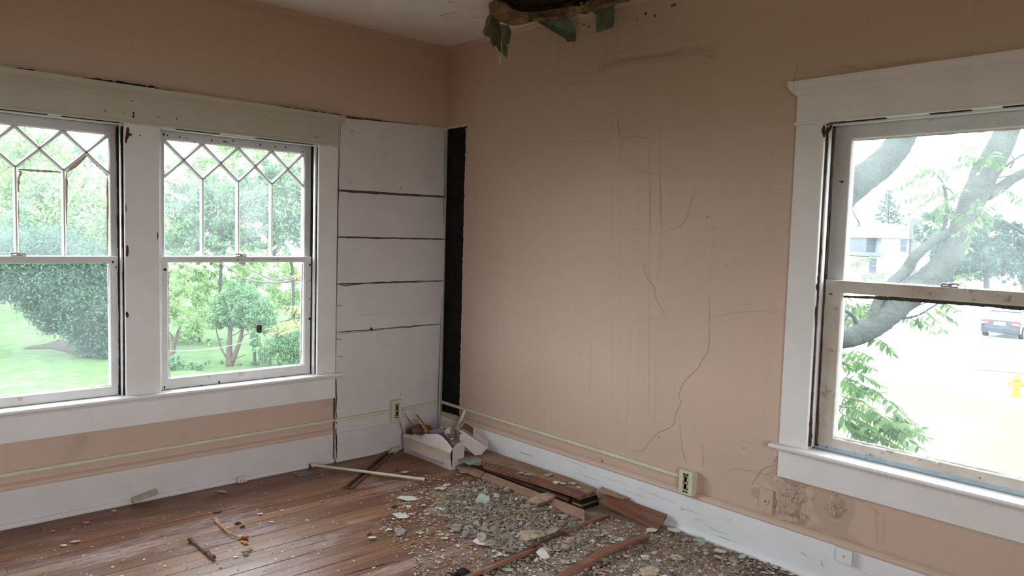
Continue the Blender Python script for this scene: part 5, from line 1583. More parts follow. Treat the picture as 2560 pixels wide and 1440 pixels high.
zA = zat(A_[0], A_[1], 1084)
pE = B_ + (A_ - B_) * .20
zE = zat(pE[0], pE[1], 1090); zB = zat(B_[0], B_[1], 1122)
low = along(B_, A_, 11)
hz = [zB, zB + (zE - zB) * .55, zE - .004, zE] + list(np.linspace(zE, zA, 8))[1:]
high = [p + np.array((0, 0, z)) for p, z in zip(low, hz)]
zf = min(zE, zA)
low_l = [p.copy() for p in low]
fold = [p + np.array((-.012, 0, min(z, h_) * 1.0)) for p, z, h_ in zip(low, hz, [zf * .88] * 11)]
mid_ = [l * .40 + f_ * .60 + np.array((-.018 * math.sin(math.pi * i / 10) ** .7, 0, 0)) for i, (l, f_) in enumerate(zip(low_l, fold))]
lp = panel('long_side', low_l, mid_, M_BOX, bx, bow=-.006)
panel('stained_band', mid_, fold, M_BOXS, bx, bow=.004)
flap = panel('folded_flap', fold, [h_ + np.array((.004, 0, 0)) for h_ in high], M_BOX, bx)
# stained band and a printed row of dashes on the long side
bw_ = [l * .46 + f_ * .54 + np.array((-.028 * math.sin(math.pi * i / 10) - .0045, 0, 0)) for i, (l, f_) in enumerate(zip(low_l, fold))]
bt_ = [l * .01 + f_ * .99 + np.array((-.002 * math.sin(math.pi * i / 10) - .002, 0, 0)) for i, (l, f_) in enumerate(zip(low_l, fold))]
dm = MB()
for t in np.linspace(.12, .80, 34):
    p = B_ + (A_ - B_) * t; q = p + np.array((-.018 * math.sin(math.pi * t) ** .7 * .62 - .0098, 0, zf * .26)) - o_
    dm.box(q - np.array((.0006, .0035, .0010)), q + np.array((.0006, .0035, .0010)))
dm.build('printed_dashes', M_INK, bx)
lowr = along(C_, B_, 7)
zc_ = zat(C_[0], C_[1], 1101)
hr_ = [zc_, zc_ + .001, zc_ - .001, zc_ - .002, zc_ - .006, zc_ - .018, zB]
panel('end', lowr, [p + np.array((0, -.006, z)) for p, z in zip(lowr, hr_)], M_BOXS if False else M_BOX, bx)
ms_ = MB(); q = [p + np.array((0, -.0075, zc_ * .60)) - o_ for p in (C_ + (B_ - C_) * .05, C_ + (B_ - C_) * .95)]
ms_.tube([q[0], q[1]], .0009, 4).build('crease', M_BOXS, bx)
panel('back_side', along(E_, C_, 5), [p + np.array((0, 0, z)) for p, z in zip(along(E_, C_, 5), [zA * .9] * 3 + [zA * .8, zc_])], M_BOX, bx)
panel('far_end', along(A_, E_, 5), [p + np.array((0, 0, zA)) for p in along(A_, E_, 5)], M_BOX, bx)
fl_top = D(999, 1047, depth_of(A_) - .02)
MB().prism([A_ + np.array((0, 0, zA)) - o_, A_ + np.array((.03, .005, zA - .004)) - o_, fl_top + np.array((.004, .004, -.006)) - o_, fl_top - o_, A_ + np.array((-.004, -.02, zA * .72)) - o_], (.002, .002, 0)).build('corner_flap', M_BOX, bx)
MB().prism([p * 1.0 + np.array((0, 0, .004)) - o_ for p in (A_, B_, C_, E_)], (0, 0, -.004)).build('bottom', M_BOX, bx)
FILL = .075
MB().prism([p * .98 + C_ * .0 + (A_ + B_ + C_ + E_) / 4 * .02 + np.array((0, 0, FILL)) - o_ for p in (A_ + np.array((.01, 0, 0)), B_ + np.array((.01, .01, 0)), C_ + np.array((-.006, .01, 0)), E_)], (0, 0, -.055)).build('packed_rubbish', M_COPPER, bx)


def crumple(name, label, cat, c, sx, sy, sz, mat, rz=0, amp=.35, tilt=0):
    bm = bmesh.new()
    bmesh.ops.create_icosphere(bm, subdivisions=3, radius=1)
    sd = random.uniform(0, 99)
    for v in bm.verts:
        n_ = mnoise.noise(v.co * 1.7 + Vector((sd, 0, 0))) * amp + mnoise.noise(v.co * 4.2 + Vector((0, sd, 0))) * amp * .5
        v.co *= (1 + n_)
        v.co.x *= sx; v.co.y *= sy; v.co.z *= sz
    me = bpy.data.meshes.new(name); bm.to_mesh(me); bm.free(); me.materials.append(mat)
    o = bpy.data.objects.new(name, me); o.location = tuple(c); o.rotation_euler = (tilt, tilt * .5, rz); link(o)
    return tag(o, label, cat)


dB = depth_of(B_); dA = depth_of(A_)
crumple('crumpled_sheet', 'crumpled brown sheet heaped at the left end of the carton', 'rubbish', D(1052, 1074, dA - .10), .075, .06, .026, M_COPPER, .4, .5)
crumple('crumpled_sheet', 'dark crumpled scrap behind the mauve paper in the carton', 'rubbish', D(1030, 1078, dA - .05), .035, .04, .022, M_DKW, 1.4, .5)
# curled brown strip
r = [D(x, y, dA - .12) for x, y in ((1040, 1078), (1048, 1066), (1060, 1063), (1066, 1068), (1062, 1080))]
tag(MB().tube(smooth_pts(r, 5), .006, 6, .2).build('curled_strip', M_COPPER), 'shiny brown strip curled up out of the carton', 'rubbish')


def stick(name, label, pa, da, pb, db, w0, w1, mat, cat='stick', flat=.4, wob=0):
    a = D(*pa, da); b = D(*pb, db)
    t = (b - a) / np.linalg.norm(b - a); s = np.cross(t, FV); s /= np.linalg.norm(s); n_ = np.cross(s, t)
    secs = []
    for i in range(7):
        q = i / 6; c = a + (b - a) * q - a + (rng.normal(0, wob, 3) if wob and 0 < i < 6 else 0); w_ = (w0 + (w1 - w0) * q) / 2
        secs.append([c + s * w_ - n_ * w_ * flat, c + s * w_ + n_ * w_ * flat, c - s * w_ + n_ * w_ * flat, c - s * w_ - n_ * w_ * flat])
    o = MB().loft(secs).build(name, mat); o.location = tuple(a)
    return tag(o, label, cat)


M_PINE = simple('orange_brown_stick', s2l((150, 104, 72)), s2l((105, 68, 46)), 30, .6)
stick('wood_stick', 'thin pointed stick leaning out of the carton under the outlet', (1045, 1082), dA - .10, (1011, 1033), dA - .02, .012, .003, M_PINE)
stick('wood_stick', 'split brown stick sticking up from the middle of the carton', (1070, 1080), dA - .16, (1042, 1037), dA - .06, .020, .010, M_PINE)
stick('wood_stick', 'second thinner split stick beside the brown one in the carton', (1066, 1082), dA - .17, (1046, 1044), dA - .08, .010, .006, M_STICK)
stick('mauve_paper', 'folded mauve printed paper lying across the top of the carton', (1050, 1083), dB + .28, (1110, 1079), dB + .12, .035, .036, M_PURPLE, 'paper', .12)
stick('torn_paper', 'torn cream paper scrap at the back of the carton', (1092, 1078), dB + .26, (1106, 1066), dB + .22, .022, .012, M_TORNW, 'paper', .1)
stick('yellow_strip', 'thin yellow strip poking up from the carton', (1106, 1074), dB + .2, (1121, 1057), dB + .2, .009, .007, M_YELLOW, 'strip', .3)
# white cup with red print
c = D(1117, 1083, dB + .16)
cupr = tag(empty('paper_cup', tuple(c)), 'white paper cup with red and black print lying in the carton', 'cup')
ax_ = (RV * .75 + UV * .5 - FV * .3); ax_ /= np.linalg.norm(ax_)
MB().tube([-ax_ * .032, ax_ * .032], [.020, .026], 18).build('cup', M_WHITE, cupr)
MB().tube([ax_ * .030, ax_ * .034], .0275, 18).build('rim', M_WHITE, cupr)
for (x, y), w_, mt in (((1109, 1072), .010, M_REDINK), ((1111, 1076), .007, M_REDINK), ((1108, 1080), .004, M_INK), ((1120, 1086), .006, M_INK)):
    q = D(x, y, dB + .128) - c
    MB().box(q - np.array((w_, .002, .003)), q + np.array((w_, .002, .003))).build('print', mt, cupr)
stick('brown_splinter', 'thick brown splinter sloping down to the low corner of the carton', (1104, 1082), dB + .13, (1124, 1108), dB + .03, .020, .018, M_DKW, 'splinter')
stick('brown_splinter', 'reddish strip lying beside the thick splinter in the carton', (1110, 1094), dB + .10, (1122, 1116), dB + .02, .010, .010, M_COPPER, 'splinter')
stick('amber_shard', 'upright amber-brown shard at the right end of the carton', (1131, 1100), dB + .09, (1131, 1063), dB + .10, .026, .004, M_PINE, 'shard', .2)
stick('amber_shard', 'broad brown cardboard shard behind the amber shard', (1140, 1100), dB + .12, (1139, 1074), dB + .12, .020, .014, M_KRAFT, 'shard', .2)
stick('white_chip', 'small white chip by the foot of the amber shard', (1127, 1098), dB + .05, (1133, 1096), dB + .05, .008, .006, M_TORNW, 'chip', .4)

# tipped second carton: built from its seen corners at their depths
d2 = depth_of(P(1195, 1145, 2, .045))
t2 = tag(empty('small_carton', tuple(D(1195, 1146, d2))), 'small open white carton tipped on its corner beside the big carton', 'box')
inv = np.array(t2.location)
V_ = {k: D(x, y, d2 + dz) - inv for k, (x, y, dz) in dict(a=(1149, 1088, -.02), b=(1162, 1081, .01), c=(1219, 1118, .03), d=(1195, 1146, 0.0), e=(1150, 1103, -.03), f=(1146, 1075, .05), g=(1163, 1056, .12), h=(1183, 1069, .13), i=(1221, 1101, .13), k=(1182, 1090, .03)).items()}
th = -FV * -.003
MB().prism([V_[q] for q in 'abcde'], th).build('lid_flap', M_BOX, t2)
MB().prism([V_['k'], V_['h'], V_['i'], V_['c']], th).build('side', M_BOX, t2)
MB().prism([V_['g'] + FV * .02, V_['h'] + FV * .02, V_['k'] + FV * .05, V_['b'] + FV * .09, V_['f'] + FV * .04], th).build('inside', M_KRAFT, t2)
MB().prism([V_['f'], V_['f'] + UV * .004, V_['g'] + UV * .005, V_['h'] + UV * .004, V_['h'], V_['g']], th * 2).build('top_edge', M_BOX, t2)
MB().prism([V_['f'], V_['b'] * .5 + V_['f'] * .5 + UV * .004, V_['b'], V_['a'] * .5 + V_['b'] * .5], th).build('torn_flap', M_BOX, t2)
MB().prism([V_['i'], V_['c'], V_['d'], V_['d'] + FV * .10, V_['i'] + FV * .04], RV * .002).build('bottom', M_BOX, t2)
lb = lambda u_, v_: V_['h'] + (V_['i'] - V_['h']) * u_ + (V_['k'] - V_['h']) * v_ - FV * .004
MB().prism([lb(.60, .06), lb(.60, .78), lb(.98, .78), lb(.98, .06)], FV * .001).build('label', M_TORNW, t2)
MB().prism([lb(.55, .04), lb(.55, .74), lb(.59, .74), lb(.59, .04)], FV * .001).build('red_line', M_REDINK, t2)
MB().prism([lb(.64, .14), lb(.64, .20), lb(.74, .20), lb(.74, .14)], -FV * .001).build('red_print', M_REDINK, t2)
bc = MB(); u_ = .66
while u_ < .94:
    w_ = random.choice((.008, .014, .02)); bc.prism([lb(u_, .30), lb(u_, .70), lb(u_ + w_, .70), lb(u_ + w_, .30)], -FV * .001); u_ += w_ + .014
bc.build('printed_bars', M_INK, t2)
# offcut of channel leaning between wall and cartons
a_ = D(1163, 1024, depth_of(P(1163, 1024, 0, -.02))); b_ = D(1141, 1076, depth_of(P(1141, 1076, 0, -.02)) - .16)
sec = [(-.010, 0), (.010, 0), (.010, .006), (-.010, .006)]
tt = (b_ - a_) / np.linalg.norm(b_ - a_); ss = np.cross(tt, FV); ss /= np.linalg.norm(ss)
o = MB().loft([[q - a_ + ss * u_ - FV * v_ for u_, v_ in sec] for q in (a_, b_)]).build('channel_offcut', M_RACE, bevel=.001); o.location = tuple(a_)
tag(o, 'short ivory channel offcut leaning from the wall onto the cartons', 'cable channel')
# grey plastic bag and dirt under the small carton
crumple('plastic_bag', 'flattened grey printed plastic bag under the small carton', 'bag', P(1185, 1152, 2, .055) + np.array((0, 0, 0)), .075, .10, .010, simple('grey_printed_plastic', (.20, .22, .22), (.36, .38, .37), 40, .35, .6, 60, .004, dirt=(.42, .12, .10), dirt_at=(.68, .74)), .5, .35)

# ================================================================ BOARDS BY THE RIGHT WALL
def plank(name, label, pts_top, th, mat, cat='board', bev=.0015, sub=None):
    """board from the four (or more) corners of its top face, in world coordinates"""
    pts_top = [np.array(p, float) for p in pts_top]
    c = np.mean(pts_top, axis=0)
    mb = MB().prism([p - c for p in pts_top], (0, 0, -th))
    o = mb.build(name, mat, bevel=bev); o.location = tuple(c)
    return tag(o, label, cat)


plank('dusty_board', 'wide dusty brown board lying along the baseboard behind the dark board', [(-.240, -.56, .060), (-.040, -.50, .062), (-.040, -1.30, .076), (-.070, -1.520, .083), (-.182, -1.540, .083), (-.180, -1.00, .072)], .016, M_DUSTB)
plank('packing_board', 'hidden dark board carrying the dusty boards by the baseboard', [(-.24, -.62, .038), (-.05, -.62, .038), (-.05, -1.45, .038), (-.22, -1.45, .038)], .018, M_DKW)
plank('dark_board', 'long dark reddish board with a splintered tip on top of the stack', [(-.262, -.80, .062), (-.225, -.70, .062), (-.195, -.78, .066), (-.185, -1.00, .076), (-.184, -1.545, .088), (-.236, -1.560, .086), (-.244, -1.20, .074)], .020, M_REDY)
st = tag(empty('layered_block', (-.13, -1.53, 0)), 'black and yellow layered block under the near end of the dark board', 'block')
for k, (z0_, z1_, mt) in enumerate(((.0, .016, M_BLACK), (.017, .028, simple('yellow_brown_layer', s2l((150, 118, 66)), s2l((90, 66, 38)), 30, .8)), (.029, .050, M_BLACK), (.051, .062, bpy.data.materials['yellow_brown_layer']))):
    MB().box((-.085 + random.uniform(-.01, 0), -.020 + .006 * k, z0_), (.050, .06, z1_), Matrix.Rotation(random.uniform(-.04, .04), 3, 'Z'), (0, 0, 0)).build('layer', mt, st, bevel=.002)
plank('pinkish_board', 'pinkish dusty board lying on the floor before the dark board, far piece', [(-.325, -.560, .022), (-.262, -.53, .026), (-.258, -.80, .026), (-.325, -.835, .022)], .018, M_PINKB)
plank('pinkish_board', 'pinkish dusty board lying on the floor in front of the dark board', [(-.326, -.842, .022), (-.262, -.812, .026), (-.255, -1.60, .030), (-.320, -1.66, .020)], .018, M_PINKB)
c0 = P(1480, 1250, 2, .0); c1 = P(1655, 1306, 2, .005)
plank('red_board', 'reddish brown board leaning flat against the baseboard near the outlet', [(-.145, -1.60, .050), (-.050, -1.585, .072), (-.040, -1.965, .066), (-.135, -1.985, .018)], .014, M_REDY)
plank('thin_board', 'thin dusty offcut lying behind the red board against the baseboard', [(-.085, -1.55, .080), (-.040, -1.53, .090), (-.038, -1.73, .080), (-.062, -1.70, .076)], .010, M_DUSTB)


def floor_strip(name, label, px, w_, th, mat, lift=.0, tilt=0.0, cat='board'):
    pts = smooth_pts([np.append(P(x, y, 2, 0)[:2], lift + l) for x, y, l in px], 3)
    secs = []
    for i, p in enumerate(pts):
        t = np.array(pts[min(i + 1, len(pts) - 1)]) - np.array(pts[max(i - 1, 0)]); t[2] = 0; t /= np.linalg.norm(t)
        s = np.cross(t, (0, 0, 1)); jig = random.uniform(.93, 1.05)
        p = np.array(p)
        secs.append([p - s * w_ / 2 * jig, p + s * w_ / 2 * jig + np.array((0, 0, tilt)), p + s * w_ / 2 * jig + np.array((0, 0, tilt + th)), p - s * w_ / 2 * jig + np.array((0, 0, th))])
    o = MB().loft([[q - pts[0] for q in s_] for s_ in secs]).build(name, mat, bevel=.001); o.location = tuple(pts[0])
    return tag(o, label, cat)


floor_strip('loose_floorboard', 'broad reddish floorboard buckled up at the bottom of the floor', [(1330, 1490, .0), (1440, 1432, .004), (1500, 1400, .012), (1560, 1374, .012), (1610, 1352, .002)], .055, .018, M_REDW, 0, .012)
floor_strip('loose_floorboard', 'long narrow brown floorboard lying loose through the debris', [(1120, 1475, .004), (1215, 1434, .006), (1290, 1404, .008), (1335, 1384, .004)], .034, .016, M_REDW, 0, .01)
floor_strip('splintered_strip', 'dark splintered strip running up from the loose floorboard', [(1210, 1424, .0), (1300, 1390, .004), (1360, 1362, .014), (1410, 1340, .012)], .022, .012, M_DKW, 0, .004)
floor_strip('splintered_strip', 'reddish splintered strip below the near end of the stacked boards', [(1408, 1342, .012), (1440, 1328, .006), (1480, 1308, .004), (1520, 1292, .002)], .030, .012, M_REDW, 0, .004)
floor_strip('splintered_strip', 'short pointed splinter lying in the gap of the loose floorboard', [(1340, 1376, .002), (1360, 1368, .006), (1378, 1358, .004)], .018, .006, M_DKW, 0, .004)
for nm, px, w_ in (('floor_gap', [(1180, 1450, 0), (1260, 1412, 0), (1330, 1378, 0), (1400, 1344, 0)], .018), ('floor_gap', [(860, 1437, 0), (930, 1418, 0), (1000, 1402, 0)], .004), ('floor_gap', [(1560, 1388, 0), (1600, 1374, 0), (1650, 1358, 0)], .006), ('floor_gap', [(1440, 1452, 0), (1500, 1420, 0), (1570, 1388, 0)], .010)):
    pts = smooth_pts([P(x, y, 2, .0006) for x, y, _ in px], 6, .0008)
    ribbon(pts, w_, (0, 0, 1)).build(nm, M_DARK, floor)

# ================================================================ SINGLE THINGS ON THE FLOOR
# pale channel lying on the floor
a_ = P(779, 1166, 2, .012); b_ = P(1063, 1203, 2, .012)
r = tag(empty('channel_length', tuple(a_)), 'long pale plastic channel lying on the floor across the dark lath', 'cable channel')
t = (b_ - a_) / np.linalg.norm(b_ - a_); s = np.cross(t, (0, 0, 1)); up = np.array((0, 0, 1.0))
sec = [(.011 * math.cos(q), .0085 * math.sin(q) + .006) for q in np.linspace(-.5, math.pi + .5, 10)]
lift = [.016, .016]
MB().loft([[q - a_ + s * u_ + up * (v_ + .004) for u_, v_ in sec] for q in (a_, b_)]).build('cover', M_RACE, r)
MB().tube([b_ - a_ + up * .010, b_ - a_ + up * .010 + t * .002], .0075, 10).build('open_end', M_DARK, r)
# dark lath with pale edges
a_ = P(868, 1222, 2, 0); b_ = P(975, 1132, 2, 0)
t = (b_ - a_) / np.linalg.norm(b_ - a_); s = np.cross(t, (0, 0, 1))
r = tag(empty('dark_lath', tuple(a_)), 'dark grooved lath lying on the floor under the pale channel', 'lath')
L_ = b_ - a_
MB().loft([[q + s * u_ + up * v_ for u_, v_ in ((-.026, 0), (.026, 0), (.026, .005), (-.026, .005))] for q in (L_ * 0, L_)]).build('groove', M_DKW, r)
for k in (-1, 1):
    MB().loft([[q + s * (k * .024 + u_) + up * v_ for u_, v_ in ((-.006, 0), (.006, 0), (.005, .011), (-.004, .011))] for q in (L_ * 0, L_)]).build('edge', M_PINE if k < 0 else M_TWIG, r)
MB().loft([[q + s * u_ + up * v_ for u_, v_ in ((-.006, .005), (.002, .005), (.001, .0075), (-.005, .0075))] for q in (L_ * .02, L_ * .98)]).build('ridge', M_DARK, r)
# curled tape
pts = [P(x, y, 2, z) for x, y, z in ((968, 1137, .004), (978, 1133, .006), (986, 1127, .020), (991, 1120, .034), (1000, 1117, .036))]
sp = smooth_pts(pts, 4); s = np.array((.55, -.1, 0)) * .055
MB_ = MB().loft([[q - sp[0] + s, q - sp[0] - s, q - sp[0] - s - up * .0015, q - sp[0] + s - up * .0015] for q in sp]); o = MB_.build('paper_curl', M_BONE, smooth=False); o.location = tuple(sp[0])
tag(o, 'curled strip of cream paper at the far end of the dark lath', 'paper')
# grey cover plate
c = P(757, 1185, 2, 0)
r = tag(empty('cover_plate', tuple(c)), 'round grey metal cover plate lying by the baseboard', 'cover plate')
MB().prism([(.052 * math.cos(q) * (1 if abs(math.cos(q)) < .93 else .96), .052 * math.sin(q) * (.9 if abs(math.sin(q)) > .9 else 1), .001) for q in np.linspace(0, 2 * math.pi, 29)[:-1]], (0, 0, .003)).build('plate', M_LEAD, r, bevel=.001)
for x in (-.03, .03): MB().tube([(x, 0, .0035), (x, 0, .0048)], .004, 8).build('screw_hole', M_BLACK, r)
c = P(775, 1170, 2, 0)
tag(MB().add([c + np.array(v) for v in ((-.008, -.006, 0), (.010, -.008, 0), (.006, .010, 0), (0, .002, .030), (-.006, .004, .020))], [(0, 1, 3), (1, 2, 3), (2, 4, 3), (4, 0, 3), (0, 4, 2, 1)]).build('dark_splinter', M_DKW), 'dark upright splinter at the wall end of the pale channel', 'splinter')
# broken piece of painted wood against the baseboard
a_ = P(331, 1258, 2, .012); b_ = P(393, 1233, 1, -.055)
t = (b_ - a_) / np.linalg.norm(b_ - a_); s = np.cross(t, up)
o = MB().loft([[q + s * u_ + up * v_ for u_, v_ in ((-.022, 0), (.016, .0), (.020, .012), (-.016, .022))] for q in (np.zeros(3), (b_ - a_) * .5, (b_ - a_) + s * .004)]).build('painted_offcut', M_BONE, bevel=.002); o.location = tuple(a_)
tag(o, 'broken cream painted wood offcut lying by the left baseboard', 'offcut')
# peach coloured stripped stick with an amber end
r = tag(empty('stripped_stick', tuple(P(538, 1298, 2, 0))), 'long peach-coloured stripped stick with an amber end on the floor', 'stick')
inv = np.array(r.location)
sp = smooth_pts([P(x, y, 2, z) - inv for x, y, z in ((538, 1297, .010), (548, 1310, .008), (560, 1322, .010), (575, 1332, .014), (592, 1341, .012), (600, 1343, .010))], 5)
MB().tube(sp, lerp_list([.010, .008, .005, .004, .004, .007], len(sp)), 8, .1).build('shaft', M_STICK, r)
q = P(612, 1343, 2, .010) - inv
MB().box(q - np.array((.016, .008, .008)), q + np.array((.016, .008, .007)), Matrix.Rotation(-.7, 3, 'Z')).build('amber_end', M_ORANGE, r, bevel=.003)
MB().tube([P(598, 1342, 2, .010) - inv, P(604, 1343, 2, .010) - inv], [.008, .009], 8, .1).build('pale_collar', M_TORNW, r)
o = MB().tube(smooth_pts([P(x, y, 2, .006) for x, y in ((602, 1352), (612, 1357), (622, 1360))], 3), [.003, .005, .006, .007, .007, .004, .002], 6, .2).build('orange_splinter', M_STICK)
tag(o, 'small pointed orange splinter below the stripped stick', 'splinter')
# knobbly twig
sp = smooth_pts([P(x, y, 2, z) for x, y, z in ((474, 1348, .012), (482, 1354, .010), (495, 1365, .008), (508, 1376, .008), (518, 1380, .010), (524, 1388, .012), (534, 1394, .012))], 4)
tag(MB().tube(sp, lerp_list([.011, .007, .005, .005, .010, .008, .012], len(sp)), 8, .25).build('knobbly_twig', M_TWIG), 'grey-brown knobbly twig lying alone on the bare floor', 'twig')
for (x, y), s_, lb_, mt in (((544, 1277), .017, 'flat brown stone in the middle of the left floor', M_STONE), ((806, 1252), .009, 'small grey-green coin-like disc on the floorboards', M_LUMPG)):
    o = crumple('flat_stone' if s_ > .01 else 'grey_disc', lb_, 'stone' if s_ > .01 else 'disc', P(x, y, 2, s_ * .4), s_ * 1.3, s_, s_ * .42, mt, .4, .15)
c = P(991, 1174, 2, .007)
o = MB().tube(smooth_pts([c + np.array((-.016, -.012, 0)), c, c + np.array((.016, .008, .001))], 3), [.006, .007, .007, .007, .006, .005, .004], 8, .1).build('plastic_piece', M_RED); tag(o, 'small red plastic piece on the floor before the carton', 'plastic piece')
o = crumple('amber_lump', 'small amber-brown chip on the floor right of centre', 'chip', P(922, 1333, 2, .006), .014, .009, .006, M_ORANGE, .3, .3)
o = crumple('black_rag', 'black scrap at the bottom edge beside the loose floorboard', 'scrap', P(1155, 1434, 2, .012), .042, .030, .014, M_BLACK, .3, .4)
for (x, y, wx, rz), lb_ in zip(((594, 1308, .022, .3), (606, 1316, .02, .8), (985, 1266, .030, .1), (618, 1375, .034, .2), (615, 1385, .022, 1)), ('dark crumb of bark near the stripped stick', 'second dark crumb below the bark crumb', 'flat black splinter left of the white paint flakes', 'lumpy brown clod below the stripped stick', 'smaller brown clod beside the lumpy one')):
    crumple('dark_crumb', lb_, 'crumb', P(x, y, 2, .004), wx * .7, wx * .45, .006, M_DKW if y < 1370 else M_LUMP, rz, .5)

# ================================================================ THE DEBRIS
def flake_mesh(seed, n=8, r=1.0, curl=.12, th=.05):
    rd = random.Random(seed)
    an = sorted(rd.uniform(0, 2 * math.pi) for _ in range(n))
    an = [2 * math.pi * i / n + rd.uniform(-.3, .3) for i in range(n)]
    st_ = rd.uniform(.55, 1.0)
    pts = [(math.cos(a) * rd.uniform(.55, 1.05), math.sin(a) * rd.uniform(.55, 1.05) * st_) for a in an]
    zz = [curl * rd.uniform(-.2, 1) for _ in pts]
    vs = [(x, y, z) for (x, y), z in zip(pts, zz)] + [(0, 0, -.02)] + [(x, y, z + th) for (x, y), z in zip(pts, zz)] + [(0, 0, th - .02)]
    fs = []
    for i in range(n):
        j = (i + 1) % n
        fs += [(j, i, n), (n + 1 + i, n + 1 + j, 2 * n + 1), (i, j, n + 1 + j, n + 1 + i)]
    return vs, fs


def lump_mesh(seed, ex=1.0, ey=.5, ez=.38):
    rd = random.Random(seed)
    bm = bmesh.new()
    for _ in range(16):
        v = Vector((rd.gauss(0, 1), rd.gauss(0, 1), rd.gauss(0, 1))).normalized()
        k = max(abs(v.x), abs(v.y), abs(v.z)); v = v / (k ** .6) * rd.uniform(.75, 1)
        bm.verts.new((v.x * ex, v.y * ey, v.z * ez))
    res = bmesh.ops.convex_hull(bm, input=bm.verts)
    bmesh.ops.delete(bm, geom=[g for g in res['geom_interior'] if isinstance(g, bmesh.types.BMVert)], context='VERTS')
    me = bpy.data.meshes.new('plaster_lump'); bm.to_mesh(me); bm.free()
    return me


FM = []
for s in range(14):
    v, f = flake_mesh(s, 6 + s % 4, curl=.10 + .05 * (s % 3))
    me = bpy.data.meshes.new('paint_flake'); me.from_pydata(v, [], f); FM.append((np.array(v), f, me))
FMM = {}


def flake_inst(k, mat):
    if (k, mat.name) not in FMM:
        m_ = FM[k][2].copy(); m_.materials.append(mat); FMM[(k, mat.name)] = m_
    return FMM[(k, mat.name)]


LM = [lump_mesh(s, 1, .38 + .05 * (s % 5), .30 + .04 * (s % 3)) for s in range(14)]
LMM = {}


def lump_inst(k, mat):
    if (k, mat.name) not in LMM:
        m_ = LM[k].copy(); m_.materials.append(mat); LMM[(k, mat.name)] = m_
    return LMM[(k, mat.name)]


def in_poly(x, y, poly):
    c = False; j = len(poly) - 1
    for i in range(len(poly)):
        xi, yi = poly[i]; xj, yj = poly[j]
        if (yi > y) != (yj > y) and x < (xj - xi) * (y - yi) / (yj - yi) + xi: c = not c
        j = i
    return c


ZD = [(1115, 1245), (1160, 1205), (1225, 1205), (1300, 1240), (1400, 1285), (1478, 1310), (1500, 1345), (1430, 1375), (1330, 1395), (1220, 1370), (1130, 1325), (1100, 1280)]
ZR = [(1420, 1352), (1500, 1300), (1640, 1312), (1700, 1335), (1850, 1385), (2010, 1448), (1980, 1560), (1180, 1560), (1180, 1430), (1330, 1390)]
ZM_ = [(960, 1240), (1060, 1190), (1160, 1185), (1230, 1205), (1120, 1260), (1130, 1330), (1220, 1372), (1330, 1400), (1190, 1440), (1150, 1560), (980, 1560), (1040, 1400), (950, 1330)]
ZL = [(0, 1345), (420, 1255), (840, 1160), (1000, 1130), (1060, 1190), (960, 1250), (1000, 1340), (1060, 1400), (1000, 1480), (0, 1480)]


def floor_ok(p):
    x, y = p[:2]
    if x > -.042 or y > -.042: return False
    if -.345 < x and -1.66 < y < -.5: return False
    if -.375 < x < -.15 and -.62 < y < -.08: return False
    if x > -.16 and -2.0 < y < -1.5: return False
    return True


def pick(poly):
    xs = [p[0] for p in poly]; ys = [p[1] for p in poly]
    while True:
        x, y = random.uniform(min(xs), max(xs)), random.uniform(min(ys), max(ys))
        if in_poly(x, y, poly):
            p = P(x, y, 2, 0)
            if floor_ok(p): return p


def heap_h(x, y):
    """height of the dust heap above the floor"""
    e = math.hypot((x + .50) / .42, (y + 1.22) / .50); e2 = math.hypot((x + .45) / .85, (y + 2.05) / .85)
    return max(0, .020 * (1 - e)) + max(0, .008 * (1 - e2))


# dust heap: a low rough mound
gx = np.arange(-1.35, -.04, .012); gy = np.arange(-2.75, -.62, .012)
GX, GY = np.meshgrid(gx, gy, indexing='ij')
hh = np.array([[heap_h(a, b) for b in gy] for a in gx])
nz_ = vnoise(GX, GY, 9, 31, 4)
GZh = hh + .010 * nz_ + .004 * vnoise(GX, GY, 60, 33, 2) * (hh > 0) - .0045
GZh -= .02 * (hh <= 0)
idx = np.arange(GX.size).reshape(GX.shape)
q = np.stack([idx[:-1, :-1], idx[1:, :-1], idx[1:, 1:], idx[:-1, 1:]], -1)
keep = (np.maximum.reduce([GZh[:-1, :-1], GZh[1:, :-1], GZh[1:, 1:], GZh[:-1, 1:]]) > -.002)
keep &= ~((GX[:-1, :-1] > -.345) & (GY[:-1, :-1] > -1.66))
mb = MB(); mb.v = [tuple(p) for p in np.stack([GX, GY, GZh], -1).reshape(-1, 3)]; mb.f = [tuple(int(i) for i in f) for f in q[keep]]; mb.m = [0] * len(mb.f)
M_DUST = simple('plaster_dust', s2l((172, 154, 140)), s2l((134, 116, 104)), 22, .98, 1.0, 160, .004, spec=.05, dirt=s2l((170, 158, 146)), dirt_at=(.6, .7), dscale=70)
dh = mb.build('plaster_dust', M_DUST, smooth=True, recalc=False)
tag(dh, 'grey plaster dust spread under the debris', 'dust', kind='stuff')


def put(o, p, z, s, tilt=.25):
    o.location = (p[0], p[1], z); o.rotation_euler = (random.gauss(0, tilt), random.gauss(0, tilt), random.uniform(0, 6.28))
    o.scale = s if hasattr(s, '__len__') else (s, s, s)
    link(o)
    return o


